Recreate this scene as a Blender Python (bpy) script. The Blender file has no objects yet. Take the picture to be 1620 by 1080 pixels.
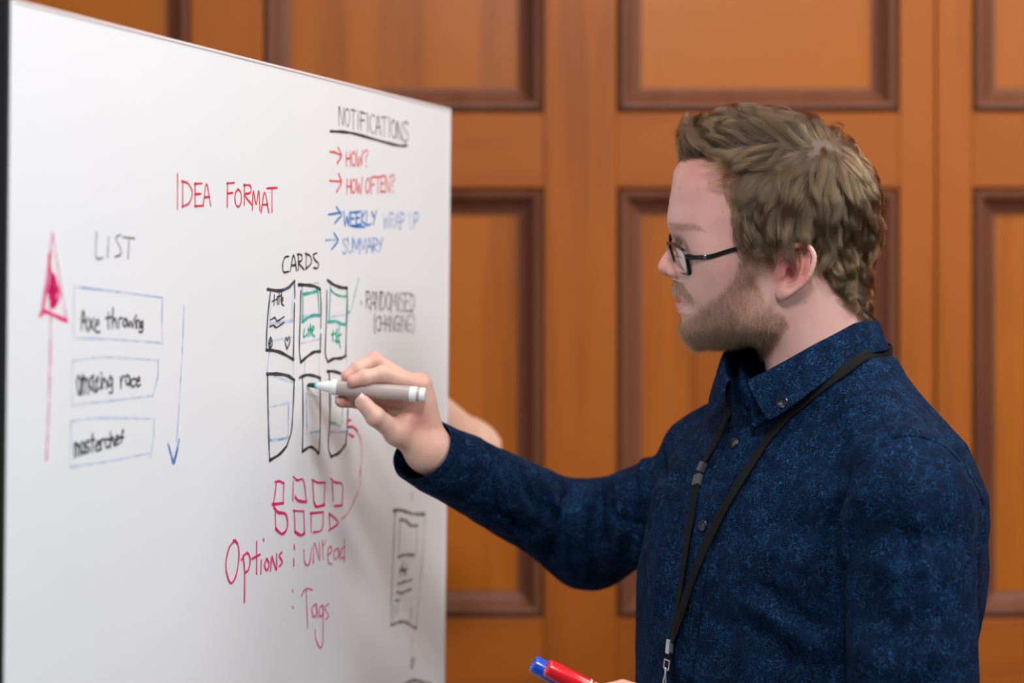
import bpy, bmesh, math, random
import numpy as np
from mathutils import Vector, Matrix

rng = np.random.default_rng(11)
random.seed(11)
SC = bpy.context.scene
COL = SC.collection

# ------------------------------------------------------------------ camera
FPX = 3825.0                       # focal length in pixels of the 1620 px wide frame (85 mm)
EYE = 1.55                         # height of the lens above the floor
cam_d = bpy.data.cameras.new('camera')
cam_d.lens = 85.0
cam_d.sensor_width = 36.0
cam_d.dof.use_dof = True
cam_d.dof.focus_distance = 2.345
cam_d.dof.aperture_fstop = 3.0
cam_d.clip_start = 0.05
cam = bpy.data.objects.new('camera', cam_d)
COL.objects.link(cam)
cam.location = (0, 0, EYE)
cam.rotation_euler = (math.pi / 2, 0, 0)
SC.camera = cam

# ------------------------------------------------------------------ light
world = bpy.data.worlds.new('room_light')
SC.world = world
world.use_nodes = True
world.node_tree.nodes['Background'].inputs[0].default_value = (0.74, 0.86, 1.0, 1)
world.node_tree.nodes['Background'].inputs[1].default_value = 0.15

def area(name, loc, target, size, power, color=(1, 1, 1), size_y=None):
    l = bpy.data.lights.new(name, 'AREA')
    l.energy = power
    l.color = color
    l.shape = 'RECTANGLE'
    l.size = size
    l.size_y = size_y or size
    o = bpy.data.objects.new(name, l)
    COL.objects.link(o)
    o.location = loc
    d = Vector(target) - Vector(loc)
    o.rotation_euler = d.to_track_quat('-Z', 'Y').to_euler()
    return o

area('ceiling_lamp_front', (0.22, 0.45, 2.90), (-0.1, 2.4, 1.4), 0.45, 38, (1.0, 0.985, 0.97))
area('ceiling_lamp_near_right', (1.75, 1.15, 2.93), (0.2, 2.4, 1.4), 0.8, 44, (1.0, 0.985, 0.97))
area('ceiling_lamp_right', (1.60, 2.50, 2.93), (1.2, 2.85, 1.0), 0.8, 31, (1.0, 0.95, 0.88))
area('ceiling_lamp_middle', (0.0, 2.1, 2.93), (-0.1, 2.4, 0), 0.8, 11, (1.0, 0.97, 0.93))
area('window_left', (-2.6, 0.2, 1.9), (0.0, 2.3, 1.4), 1.4, 3, (0.80, 0.90, 1.0))

SC.view_settings.view_transform = 'Standard'
SC.view_settings.look = 'None'
SC.view_settings.exposure = 0.0
SC.view_settings.gamma = 1.0
SC.view_settings.use_curve_mapping = False

# ------------------------------------------------------------------ helpers
def P(px, py, d):
    """world point seen at a pixel, at depth d in front of the lens"""
    return np.array([(px - 810.0) / FPX * d, d, EYE + (540.0 - py) / FPX * d])

def link(o, parent=None):
    COL.objects.link(o)
    if parent is not None:
        o.parent = parent
    return o

def empty(name, loc=(0, 0, 0), label=None, cat=None, group=None):
    o = bpy.data.objects.new(name, None)
    o.empty_display_size = 0.05
    o.location = loc
    COL.objects.link(o)
    if label: o['label'] = label
    if cat: o['category'] = cat
    if group: o['group'] = group
    return o

def from_arrays(name, V, F, mat=None, parent=None, smooth=True):
    """mesh object from numpy vertices (world coords) and a list / array of faces; parent is an empty without rotation"""
    V = np.asarray(V, dtype=np.float64)
    if parent is not None:
        q, off = parent, Vector((0, 0, 0))
        while q is not None:
            off += q.location
            q = q.parent
        V = V - np.array(off)
    me = bpy.data.meshes.new(name)
    if isinstance(F, np.ndarray):
        k = F.shape[1]
        me.vertices.add(len(V)); me.vertices.foreach_set('co', V.astype(np.float32).ravel())
        me.loops.add(F.size); me.loops.foreach_set('vertex_index', F.astype(np.int32).ravel())
        me.polygons.add(len(F)); me.polygons.foreach_set('loop_start', np.arange(0, F.size, k, dtype=np.int32))
        me.update(calc_edges=True)
        me.validate()
    else:
        me.from_pydata([tuple(v) for v in V], [], [tuple(int(i) for i in f) for f in F])
        me.update()
    if smooth:
        me.polygons.foreach_set('use_smooth', np.ones(len(me.polygons), dtype=bool))
    if mat: me.materials.append(mat)
    return link(bpy.data.objects.new(name, me), parent)

class MB:
    """collects simple shapes for ONE mesh"""
    def __init__(s): s.V = []; s.F = []
    def add(s, V, F):
        n = len(s.V)
        s.V += [tuple(v) for v in V]
        s.F += [tuple(i + n for i in f) for f in F]
    def box(s, lo, hi, bev=0.0):
        x0, y0, z0 = lo; x1, y1, z1 = hi
        if bev <= 0:
            V = [(x, y, z) for x in (x0, x1) for y in (y0, y1) for z in (z0, z1)]
            F = [(0, 1, 3, 2), (4, 6, 7, 5), (0, 4, 5, 1), (2, 3, 7, 6), (0, 2, 6, 4), (1, 5, 7, 3)]
            s.add(V, F); return
        bm = bmesh.new()
        bmesh.ops.create_cube(bm, size=1.0)
        for v in bm.verts:
            v.co = Vector(((x0 + x1) / 2 + v.co.x * (x1 - x0), (y0 + y1) / 2 + v.co.y * (y1 - y0), (z0 + z1) / 2 + v.co.z * (z1 - z0)))
        bmesh.ops.bevel(bm, geom=list(bm.edges), offset=bev, segments=2, affect='EDGES', profile=0.5)
        bm.verts.ensure_lookup_table()
        for i, v in enumerate(bm.verts): v.index = i
        s.add([v.co[:] for v in bm.verts], [[v.index for v in f.verts] for f in bm.faces])
        bm.free()
    def tube(s, pts, rad, n=12, cap=True):
        pts = [np.array(p, float) for p in pts]
        if np.isscalar(rad): rad = [rad] * len(pts)
        up = None; rings = []
        for i, p in enumerate(pts):
            t = pts[min(i + 1, len(pts) - 1)] - pts[max(i - 1, 0)]
            t /= np.linalg.norm(t) + 1e-12
            if up is None:
                a = np.array([0, 0, 1.0]) if abs(t[2]) < 0.9 else np.array([1.0, 0, 0])
                up = np.cross(np.cross(t, a), t)
            up = up - t * np.dot(up, t); up /= np.linalg.norm(up) + 1e-12
            b = np.cross(t, up)
            rings.append([p + rad[i] * (math.cos(2 * math.pi * k / n) * up + math.sin(2 * math.pi * k / n) * b) for k in range(n)])
        V = [v for r in rings for v in r]; F = []
        for i in range(len(pts) - 1):
            for k in range(n):
                F.append((i * n + k, i * n + (k + 1) % n, (i + 1) * n + (k + 1) % n, (i + 1) * n + k))
        if cap:
            F.append(tuple(range(n))[::-1]); F.append(tuple(range((len(pts) - 1) * n, len(pts) * n)))
        s.add(V, F)
    def build(s, name, mat, parent=None, smooth=False):
        o = from_arrays(name, np.array(s.V), s.F, mat, parent, smooth=smooth)
        bm = bmesh.new(); bm.from_mesh(o.data)
        bmesh.ops.recalc_face_normals(bm, faces=bm.faces)
        bm.to_mesh(o.data); bm.free()
        if smooth:
            o.data.set_sharp_from_angle(angle=math.radians(40))
        return o

def new_mat(name):
    m = bpy.data.materials.new(name)
    m.use_nodes = True
    nt = m.node_tree
    return m, nt, nt.nodes, nt.links, nt.nodes['Principled BSDF']

def plain(name, color, rough=0.5, metal=0.0, coat=0.0, spec=0.5):
    m, nt, N, L, b = new_mat(name)
    b.inputs['Roughness'].default_value = rough
    b.inputs['Metallic'].default_value = metal
    b.inputs['Coat Weight'].default_value = coat
    b.inputs['Specular IOR Level'].default_value = spec
    tc = N.new('ShaderNodeTexCoord'); nz = N.new('ShaderNodeTexNoise'); mx = N.new('ShaderNodeMix')
    nz.inputs['Scale'].default_value = 60
    mx.data_type = 'RGBA'
    L.new(tc.outputs['Object'], nz.inputs['Vector'])
    L.new(nz.outputs['Fac'], mx.inputs['Factor'])
    mx.inputs['A'].default_value = (color[0] * .94, color[1] * .94, color[2] * .94, 1)
    mx.inputs['B'].default_value = (min(1, color[0] * 1.05), min(1, color[1] * 1.05), min(1, color[2] * 1.05), 1)
    L.new(mx.outputs['Result'], b.inputs['Base Color'])
    return m

def wood(name, dark, light, rough, axis='Z', scale=1.0, seed=0.0, coat=0.35):
    m, nt, N, L, b = new_mat(name)
    tc = N.new('ShaderNodeTexCoord'); mp = N.new('ShaderNodeMapping')
    sc = {'Z': (14, 14, 0.7), 'X': (0.7, 14, 14)}[axis]
    mp.inputs['Scale'].default_value = tuple(v * scale for v in sc)
    mp.inputs['Location'].default_value = (seed, seed * 1.7, seed * .6)
    L.new(tc.outputs['Object'], mp.inputs['Vector'])
    n1 = N.new('ShaderNodeTexNoise'); n1.inputs['Scale'].default_value = 1.0; n1.inputs['Detail'].default_value = 5; n1.inputs['Distortion'].default_value = 0.6
    n2 = N.new('ShaderNodeTexNoise'); n2.inputs['Scale'].default_value = 9.0; n2.inputs['Detail'].default_value = 4
    n3 = N.new('ShaderNodeTexNoise'); n3.inputs['Scale'].default_value = 1.6; n3.inputs['Detail'].default_value = 2
    L.new(mp.outputs[0], n1.inputs['Vector']); L.new(mp.outputs[0], n2.inputs['Vector']); L.new(tc.outputs['Object'], n3.inputs['Vector'])
    a1 = N.new('ShaderNodeMath'); a1.operation = 'MULTIPLY_ADD'; a1.inputs[1].default_value = 0.35
    L.new(n2.outputs['Fac'], a1.inputs[0]); L.new(n1.outputs['Fac'], a1.inputs[2])
    a2 = N.new('ShaderNodeMath'); a2.operation = 'MULTIPLY_ADD'; a2.inputs[1].default_value = 0.7
    L.new(n3.outputs['Fac'], a2.inputs[0]); L.new(a1.outputs[0], a2.inputs[2])
    r = N.new('ShaderNodeValToRGB')
    r.color_ramp.elements[0].position = 0.58; r.color_ramp.elements[0].color = (*dark, 1)
    r.color_ramp.elements[1].position = 1.42; r.color_ramp.elements[1].color = (*light, 1)
    L.new(a2.outputs[0], r.inputs['Fac'])
    L.new(r.outputs['Color'], b.inputs['Base Color'])
    b.inputs['Roughness'].default_value = rough
    b.inputs['Coat Weight'].default_value = coat
    b.inputs['Specular IOR Level'].default_value = 0.28
    b.inputs['Coat Roughness'].default_value = 0.25
    bp = N.new('ShaderNodeBump'); bp.inputs['Strength'].default_value = 0.05; bp.inputs['Distance'].default_value = 0.002
    L.new(a1.outputs[0], bp.inputs['Height']); L.new(bp.outputs[0], b.inputs['Normal'])
    return m

def catmull(p, n=7):
    p = np.array(p, float)
    if len(p) < 3:
        t = np.linspace(0, 1, 5)[:, None]; return p[0] + (p[-1] - p[0]) * t
    q = np.vstack([2 * p[0] - p[1], p, 2 * p[-1] - p[-2]]); out = []
    for i in range(len(p) - 1):
        a, b_, c, d = q[i:i + 4]
        for t in np.linspace(0, 1, n, endpoint=False):
            out.append(.5 * ((2 * b_) + (-a + c) * t + (2 * a - 5 * b_ + 4 * c - d) * t ** 2 + (-a + 3 * b_ - 3 * c + d) * t ** 3))
    out.append(p[-1]); return np.array(out)


# ------------------------------------------------------------------ the room
WALL_Y = 3.40
def wx(px): return (px - 810.0) / FPX * WALL_Y
def wz(py): return EYE + (540.0 - py) / FPX * WALL_Y
CEIL = 3.0

m_stile = wood('oiled_wood_stile', (0.172, 0.039, 0.0016), (0.375, 0.096, 0.0050), 0.5, 'Z', seed=1.3, coat=0.06)
m_rail = wood('oiled_wood_rail', (0.162, 0.036, 0.0016), (0.35, 0.088, 0.0048), 0.5, 'X', seed=4.1, coat=0.06)
m_panel = [wood('oiled_wood_panel_a', (0.187, 0.043, 0.0014), (0.41, 0.110, 0.0052), 0.42, 'Z', 0.8, 2.2, coat=0.10),
           wood('oiled_wood_panel_b', (0.178, 0.040, 0.0014), (0.38, 0.100, 0.0050), 0.42, 'Z', 0.8, 9.7, coat=0.10)]
m_mould = wood('dark_wood_moulding', (0.085, 0.026, 0.012), (0.16, 0.055, 0.027), 0.5, 'Z', 1.2, 3.3, coat=0.08)
m_plaster = plain('painted_plaster', (0.75, 0.74, 0.72), 0.9)
m_carpet, nt, N, L, b = new_mat('grey_carpet')
nz = N.new('ShaderNodeTexNoise'); nz.inputs['Scale'].default_value = 220
rp = N.new('ShaderNodeValToRGB'); rp.color_ramp.elements[0].color = (.10, .10, .11, 1); rp.color_ramp.elements[1].color = (.20, .20, .21, 1)
tc = N.new('ShaderNodeTexCoord'); L.new(tc.outputs['Object'], nz.inputs['Vector'])
L.new(nz.outputs['Fac'], rp.inputs['Fac']); L.new(rp.outputs[0], b.inputs['Base Color']); b.inputs['Roughness'].default_value = 0.95

def struct(o, label=None):
    o['kind'] = 'structure'
    if label: o['label'] = label
    return o

mb = MB(); mb.box((-3.2, -0.8, -0.05), (3.2, WALL_Y + 0.06, 0.0))
struct(mb.build('floor', m_carpet), 'grey carpet floor of the room')
mb = MB(); mb.box((-3.2, -0.8, CEIL), (3.2, WALL_Y + 0.06, CEIL + 0.05))
struct(mb.build('ceiling', m_plaster), 'plain white plaster ceiling')
mb = MB(); mb.box((-3.2, WALL_Y + 0.03, 0.0), (3.2, WALL_Y + 0.06, CEIL))
wall = struct(mb.build('wall_back', m_rail), 'honey brown wood panelled wall behind the man')

cols = [(417 + 559 * k + (4 if k == 2 else 0), 860 + 559 * k + (4 if k >= 1 else 0)) for k in range(-5, 6)]
cols = [(a - (1 if 0 < i else 0), b_) for i, (a, b_) in enumerate(cols)]
rows = [(-492, 178), (297, 978), (1098, 1900)]
top_px, bot_px = -760, 2020

def edge_box(lo, hi, name, mat):
    m = MB(); m.box(lo, hi, 0.0018)
    return m.build(name, mat, wall)

# stiles: the gap at 1422..1541 holds two, meeting in a dark seam
xs = [(-3.2, wx(cols[0][0]))] + [(wx(cols[i][1]), wx(cols[i + 1][0])) for i in range(len(cols) - 1)] + [(wx(cols[-1][1]), 3.2)]
for i, (a, b_) in enumerate(xs):
    if i in (3, 7, 11 - 0):
        m_ = a + (b_ - a) * 0.50
        edge_box((a, WALL_Y, wz(bot_px)), (m_ - 0.0012, WALL_Y + 0.03, wz(top_px)), 'stile', m_stile)
        edge_box((m_ + 0.0012, WALL_Y, wz(bot_px)), (b_, WALL_Y + 0.03, wz(top_px)), 'stile', m_stile)
    else:
        edge_box((a, WALL_Y, wz(bot_px)), (b_, WALL_Y + 0.03, wz(top_px)), 'stile', m_stile)
prof = [(0.0, -0.001), (0.002, -0.007), (0.0045, -0.003), (0.008, 0.000), (0.013, -0.001), (0.018, -0.007), (0.026, -0.015), (0.033, -0.019), (0.036, -0.0195), (0.037, -0.024)]
for (a, b_) in cols:
    xa, xb = wx(a), wx(b_)
    ys = [(top_px, rows[0][0]), (rows[0][1], rows[1][0]), (rows[1][1], rows[2][0]), (rows[2][1], bot_px)]
    for (t, bo) in ys:
        edge_box((xa, WALL_Y + 0.0005, wz(bo)), (xb, WALL_Y + 0.03, wz(t)), 'rail', m_rail)
    for r_i, (t, bo) in enumerate(rows):
        z0, z1 = wz(bo), wz(t)
        m = MB(); m.box((xa + .02, WALL_Y + 0.022, z0 + .02), (xb - .02, WALL_Y + 0.030, z1 - .02), 0.001)
        m.build('panel', m_panel[(cols.index((a, b_)) + r_i) % 2], wall)
        V, F = [], []
        for (s, h) in prof:
            V += [(xa + s, WALL_Y - h, z0 + s), (xb - s, WALL_Y - h, z0 + s), (xb - s, WALL_Y - h, z1 - s), (xa + s, WALL_Y - h, z1 - s)]
        for i in range(len(prof) - 1):
            for k in range(4):
                F.append((i * 4 + k, i * 4 + (k + 1) % 4, i * 4 + 4 + (k + 1) % 4, i * 4 + 4 + k))
        m = MB(); m.add(V, F); m.build('moulding', m_mould, wall)
mb = MB(); mb.box((-3.2, WALL_Y - 0.018, 0.0), (3.2, WALL_Y + 0.03, wz(bot_px)), 0.004)
struct(mb.build('baseboard_back', m_mould), 'dark wood skirting under the wall panels')
mb = MB(); mb.box((-3.2, WALL_Y - 0.03, wz(top_px)), (3.2, WALL_Y + 0.03, CEIL), 0.004)
struct(mb.build('trim_1', m_rail), 'wood frieze above the wall panels')

# ------------------------------------------------------------------ whiteboard
bTL, bTR = P(18, -3, 1.924), P(713, 172, 2.84)
ex = bTR - bTL; BW = np.linalg.norm(ex); ex /= BW
lo_, hi_ = 2.6, 3.1
for _ in range(50):
    md = (lo_ + hi_) / 2
    if np.dot(P(703, 1080, md) - bTR, ex) > 0: hi_ = md
    else: lo_ = md
ez = bTR - P(703, 1080, md); ez /= np.linalg.norm(ez)
bn = np.cross(ex, ez); bn /= np.linalg.norm(bn)
if np.dot(bn, -bTR) < 0: bn = -bn
BH = 1.02                                              # height of the panel
def B3(u, v, h=0.0): return bTL + ex * u - ez * v + bn * h      # u right, v down from the top left corner
def to_board(px, py):
    d = np.array([(px - 810.0) / FPX, 1.0, (540.0 - py) / FPX]); o = np.array([0, 0, EYE])
    t = np.dot(bTL - o, bn) / np.dot(d, bn)
    q = o + d * t - bTL
    return np.dot(q, ex), -np.dot(q, ez)

m_white, nt, N, L, b = new_mat('whiteboard_enamel')
tc = N.new('ShaderNodeTexCoord'); nz = N.new('ShaderNodeTexNoise'); nz.inputs['Scale'].default_value = 5.0; nz.inputs['Detail'].default_value = 6
rp = N.new('ShaderNodeValToRGB'); rp.color_ramp.elements[0].color = (.755, .79, .835, 1); rp.color_ramp.elements[1].color = (.80, .835, .875, 1)
L.new(tc.outputs['Object'], nz.inputs['Vector']); L.new(nz.outputs['Fac'], rp.inputs['Fac']); L.new(rp.outputs[0], b.inputs['Base Color'])
b.inputs['Roughness'].default_value = 0.32; b.inputs['Specular IOR Level'].default_value = 0.4
m_black = plain('black_plastic', (0.012, 0.011, 0.011), 0.45)
m_trim = plain('pale_anodised_trim', (0.72, 0.66, 0.67), 0.4)
m_steel = plain('grey_painted_steel', (0.45, 0.46, 0.48), 0.35, 0.8)

board_c = B3(BW / 2, BH, -0.01); board_c[2] = 0.0
board = empty('whiteboard', tuple(board_c), 'white wheeled whiteboard covered in coloured handwriting, beside the man', 'whiteboard')

def bbox_board(name, u0, u1, v0, v1, h0, h1, mat, bev=0.0008):
    m = MB(); m.box((u0, v0, h0), (u1, v1, h1), bev)
    m.V = [tuple(B3(*p)) for p in m.V]
    return m.build(name, mat, board)
bbox_board('writing_surface', 0.0, BW - 0.002, 0.0015, BH, -0.003, 0.0, m_white)
bbox_board('backing', 0.001, BW - 0.003, 0.003, BH - 0.002, -0.020, -0.003, m_white)
bbox_board('edge_trim', -0.004, 0.0008, 0.0, BH, -0.030, -0.0006, m_black)['label'] = 'black edge band'
bbox_board('edge_trim', BW - 0.003, BW, 0.0, BH, -0.020, 0.0008, m_trim)['label'] = 'pale edge band'
bbox_board('edge_trim', 0.0045, BW - 0.003, 0.0, 0.003, -0.020, 0.0008, m_trim)['label'] = 'pale edge band'
bbox_board('pen_tray', 0.08, BW - 0.08, BH + 0.001, BH + 0.016, -0.02, 0.055, m_steel)
for u in (0.06, BW - 0.06):
    m = MB(); a = B3(u, 0.25, -0.036); z = np.array([a[0], a[1], 0.09])
    m.tube([a, z], 0.016, 14); m.build('post', m_steel, board, True)
    hn = np.array([bn[0], bn[1], 0]); hn /= np.linalg.norm(hn)
    m = MB(); m.tube([z - hn * 0.16, z, z + hn * 0.30], 0.016, 14); m.build('foot', m_steel, board, True)
    for s in (-0.14, 0.28):
        c = z + hn * s
        m = MB(); m.tube([[c[0], c[1], 0.032] - np.array(ex) * 0.011, [c[0], c[1], 0.032] + np.array(ex) * 0.011], 0.032, 18)
        m.tube([[c[0], c[1], 0.04], [c[0], c[1], 0.09]], 0.008, 8)
        m.build('caster', m_black, board, True)

# --- ink
def ink(name, color, alpha, amt=0.35):
    m, nt, N, L, b = new_mat(name)
    b.inputs['Base Color'].default_value = (*color, 1); b.inputs['Roughness'].default_value = 0.55
    tc = N.new('ShaderNodeTexCoord'); nz = N.new('ShaderNodeTexNoise'); nz.inputs['Scale'].default_value = 75; nz.inputs['Detail'].default_value = 5
    mr = N.new('ShaderNodeMapRange'); mr.inputs['From Min'].default_value = 0.3; mr.inputs['From Max'].default_value = 0.7
    mr.inputs['To Min'].default_value = max(0, alpha - amt); mr.inputs['To Max'].default_value = min(1, alpha + amt * .5)
    tr = N.new('ShaderNodeBsdfTransparent'); mx = N.new('ShaderNodeMixShader')
    L.new(tc.outputs['Object'], nz.inputs['Vector']); L.new(nz.outputs['Fac'], mr.inputs['Value']); L.new(mr.outputs[0], mx.inputs['Fac'])
    L.new(tr.outputs[0], mx.inputs[1]); L.new(b.outputs[0], mx.inputs[2]); L.new(mx.outputs[0], N['Material Output'].inputs['Surface'])
    return m
K = ink('black_ink', (0.018, 0.022, 0.024), 0.93, .2)
K2 = ink('grey_worn_ink', (0.06, 0.065, 0.068), 0.66)
R_ = ink('red_ink', (0.72, 0.02, 0.06), 0.95, .15)
R2 = ink('orange_red_ink', (0.80, 0.05, 0.035), 0.82)
PK = ink('pink_ink', (0.80, 0.006, 0.17), 0.97, .12)
PK2 = ink('faded_pink_ink', (0.80, 0.10, 0.32), 0.55)
BL = ink('blue_ink', (0.02, 0.21, 0.62), 0.85, .3)
BL2 = ink('faded_blue_ink', (0.12, 0.32, 0.72), 0.48)
BL3 = ink('pale_blue_ink', (0.16, 0.36, 0.70), 0.26, .2)
GR = ink('teal_ink', (0.0, 0.47, 0.36), 0.9)
GR2 = ink('faded_teal_ink', (0.02, 0.50, 0.40), 0.55)

LIFT = [0.0]
def writing(strokes, mat, width, label=None, name='lettering'):
    """strokes: pixel polylines; laid as flat ink ribbons on the board"""
    m = MB()
    LIFT[0] += 0.000012
    for s in strokes:
        sharp = isinstance(s, tuple)
        if sharp: w, s = s
        else: w = width
        q = np.array([to_board(*p) for p in (catmull(s) if len(s) > 1 else [s[0], (s[0][0] + .6, s[0][1] + 1.5)])])
        seg = np.linalg.norm(np.diff(q, axis=0), axis=1)
        q = q[np.concatenate([[True], seg > 1e-5])]
        if len(q) < 2: continue
        t = np.gradient(q, axis=0); t /= np.linalg.norm(t, axis=1)[:, None] + 1e-9
        q = np.vstack([q[0] - t[0] * w * .45, q[0] - t[0] * w * .2, q, q[-1] + t[-1] * w * .2, q[-1] + t[-1] * w * .45])
        t = np.vstack([t[0], t[0], t, t[-1], t[-1]])
        ww = w * .76 * (0.93 + 0.13 * np.sin(np.arange(len(q)) * .7 + rng.random() * 6)) * .5
        ww[[0, -1]] *= .45; ww[[1, -2]] *= .9
        n = np.stack([-t[:, 1], t[:, 0]], 1)
        a, c = q + n * ww[:, None], q - n * ww[:, None]
        V = [B3(x, y, 0.00025 + LIFT[0]) for x, y in np.vstack([a, c])]
        k = len(q)
        m.add(V, [(i, i + 1, k + i + 1, k + i) for i in range(k - 1)])
    if label and not any(w in label for w in ('heading', 'word', 'words')): name = 'marking'
    o = m.build(name, mat, board)
    if label: o['label'] = label
    o['kind'] = 'stuff'
    return o

GL = {
 'A': [[(0, 1), (.45, 0), (1, 1)], [(.2, .62), (.85, .6)]], 'C': [[(.95, .08), (.5, 0), (.1, .3), (.08, .7), (.45, 1), (.95, .9)]],
 'D': [[(.1, 0), (.1, 1)], [(0, .02), (.6, .1), (1, .45), (.7, .85), (.05, 1)]], 'E': [[(.1, 0), (.1, 1)], [(.05, .02), (.95, 0)], [(.1, .48), (.8, .46)], [(.08, 1), (1, .98)]],
 'F': [[(.15, 0), (.1, 1)], [(.05, .03), (1, 0)], [(.12, .45), (.8, .42)]], 'G': [[(.95, .1), (.5, 0), (.1, .35), (.15, .85), (.6, 1), (.95, .8), (.95, .55), (.55, .55)]],
 'H': [[(.08, 0), (.05, 1)], [(.92, 0), (.95, 1)], [(.05, .5), (.95, .48)]], 'I': [[(.5, 0), (.5, 1)]], 'K': [[(.1, 0), (.1, 1)], [(.9, 0), (.15, .55), (.95, 1)]],
 'L': [[(.1, 0), (.1, .95), (.95, 1)]], 'M': [[(0, 1), (.12, 0), (.5, .7), (.85, 0), (1, 1)]], 'N': [[(.05, 1), (.05, 0), (.92, 1), (.95, 0)]],
 'O': [[(.5, 0), (.1, .25), (.08, .75), (.5, 1), (.92, .75), (.92, .25), (.5, 0)]], 'P': [[(.1, 0), (.1, 1)], [(.05, .02), (.8, .08), (.85, .42), (.12, .55)]],
 'R': [[(.1, 0), (.1, 1)], [(.05, .03), (.8, .05), (.85, .4), (.15, .52), (.95, 1)]], 'S': [[(.92, .08), (.4, 0), (.1, .25), (.8, .6), (.85, .88), (.3, 1), (.05, .9)]],
 'T': [[(0, .02), (1, 0)], [(.5, 0), (.5, 1)]], 'U': [[(.05, 0), (.1, .8), (.5, 1), (.9, .8), (.95, 0)]], 'W': [[(0, 0), (.25, 1), (.5, .35), (.75, 1), (1, 0)]],
 'Y': [[(.05, 0), (.5, .5)], [(.95, 0), (.35, 1)]], '?': [[(.1, .1), (.5, -.05), (.9, .15), (.55, .5), (.5, .7)], [(.5, .98)]], '(': [[(.8, -.15), (.3, .3), (.3, .75), (.8, 1.15)]], ')': [[(.2, -.15), (.7, .3), (.7, .75), (.2, 1.15)]],
 'a': [[(.85, .45), (.3, .42), (.1, .75), (.4, 1), (.85, .75), (.85, .42), (.95, 1)]], 'c': [[(.9, .5), (.4, .42), (.1, .72), (.4, 1), (.95, .92)]], 'e': [[(.12, .72), (.85, .68), (.6, .42), (.15, .6), (.3, 1), (.95, .95)]],
 'f': [[(.9, .1), (.5, .05), (.42, .4), (.4, 1)], [(.1, .5), (.85, .46)]], 'g': [[(.85, .48), (.3, .42), (.12, .72), (.45, .95), (.85, .7), (.86, .45), (.85, 1.3), (.3, 1.4)]],
 'h': [[(.15, 0), (.12, 1)], [(.12, .7), (.55, .42), (.85, .6), (.88, 1)]], 'i': [[(.5, .45), (.5, 1)], [(.5, .2)]], 'm': [[(.05, 1), (.05, .45)], [(.05, .6), (.3, .42), (.48, .6), (.48, 1)], [(.48, .6), (.75, .42), (.95, .6), (.95, 1)]],
 'n': [[(.1, .45), (.12, 1)], [(.12, .65), (.5, .42), (.85, .6), (.88, 1)]], 'o': [[(.5, .42), (.1, .7), (.5, 1), (.9, .7), (.5, .42)]], 'r': [[(.15, .45), (.18, 1)], [(.18, .65), (.5, .42), (.9, .5)]],
 's': [[(.85, .5), (.4, .42), (.25, .62), (.75, .78), (.65, .98), (.1, .95)]], 't': [[(.5, .05), (.45, 1)], [(.1, .42), (.9, .36)]], 'w': [[(.02, .45), (.25, 1), (.5, .55), (.75, 1), (.98, .42)]],
 'x': [[(.1, .45), (.9, 1)], [(.9, .42), (.1, 1)]], 'z': [[(.1, .48), (.88, .45), (.1, .98), (.92, .96)]],
}
def word(txt, x0, x1, t0, t1, b0, b1, gap=.22, xs=None, jit=.03):
    """letters spread from x0 to x1; top and bottom lines slope from t0,b0 to t1,b1 (pixels)"""
    out = []; adv = [0.45 if c in 'Iil(' else (.55 if c == ' ' else (1.3 if c in 'MWmw' else 1)) for c in txt]
    tot = sum(adv) + gap * (len(txt) - 1); x = 0
    for c, a in zip(txt, adv):
        if c != ' ':
            for st in GL[c]:
                q = []
                for (u, v) in st:
                    f = (x + u * a) / tot
                    u_, v_ = f + rng.normal() * jit / len(txt), v + rng.normal() * jit
                    q.append((x0 + (x1 - x0) * u_, (t0 + (t1 - t0) * f) * (1 - v_) + (b0 + (b1 - b0) * f) * v_))
                out.append(q)
        x += a + gap
    return out
def box_word(txt, boxes):
    out = []
    for c, (x0, x1, t, bo) in zip(txt, boxes):
        for st in GL[c]: out.append([(x0 + (x1 - x0) * u, t + (bo - t) * v) for u, v in st])
    return out
def crop(ox, oy, k, strokes):
    out = []
    for s in strokes:
        w = None
        if isinstance(s, tuple): w, s = s
        q = [(ox + x / k, oy + y / k) for x, y in s]
        out.append((w, q) if w else q)
    return out

# heading
writing(box_word('IDEA', [(277, 284, 276, 330), (287, 304, 286, 327), (307, 320, 290, 326), (321, 333, 291, 325)]) +
        box_word('FORMAT', [(358, 370, 289, 327), (371, 382, 299, 327), (385, 398, 292, 323), (399, 411, 302, 332), (413, 425, 304, 336), (422, 438, 297, 335)]),
        R_, 0.0030, 'red heading IDEA FORMAT')
# list column
LC = lambda s: crop(0, 340, 2.572, s)
writing(LC([[(392, 72), (390, 170), (420, 175)], [(440, 92), (437, 172)], [(490, 80), (470, 95), (487, 130), (490, 160), (468, 170)], [(498, 90), (545, 95)], [(525, 92), (520, 175)]]), K2, 0.0028, 'grey heading LIST')
writing(LC([[(330, 465), (338, 388), (352, 465)], [(332, 432), (350, 430)], [(360, 420), (378, 465)], [(380, 420), (358, 472)], [(388, 450), (402, 440), (395, 425), (386, 450), (390, 475), (405, 475)],
            [(440, 400), (440, 460)], [(430, 420), (452, 415)], [(459, 380), (456, 460)], [(456, 438), (468, 420), (473, 458)], [(482, 458), (484, 422), (496, 420)], [(508, 420), (499, 440), (508, 455), (515, 436), (508, 420)],
            [(516, 425), (523, 456), (530, 432), (538, 456), (545, 420)], [(551, 428), (551, 456)], [(552, 408)], [(557, 458), (557, 430), (567, 432), (567, 458)], [(580, 432), (570, 440), (574, 458), (581, 440), (578, 474), (566, 474)]]), K, 0.0030, 'black words Axe throwing')
writing(word('amazing', 121, 178, 577, 585, 623, 612, .1, jit=.06) + word('race', 190, 222, 580, 588, 612, 610, .12, jit=.06), K, 0.0030, 'black words amazing race')
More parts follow.
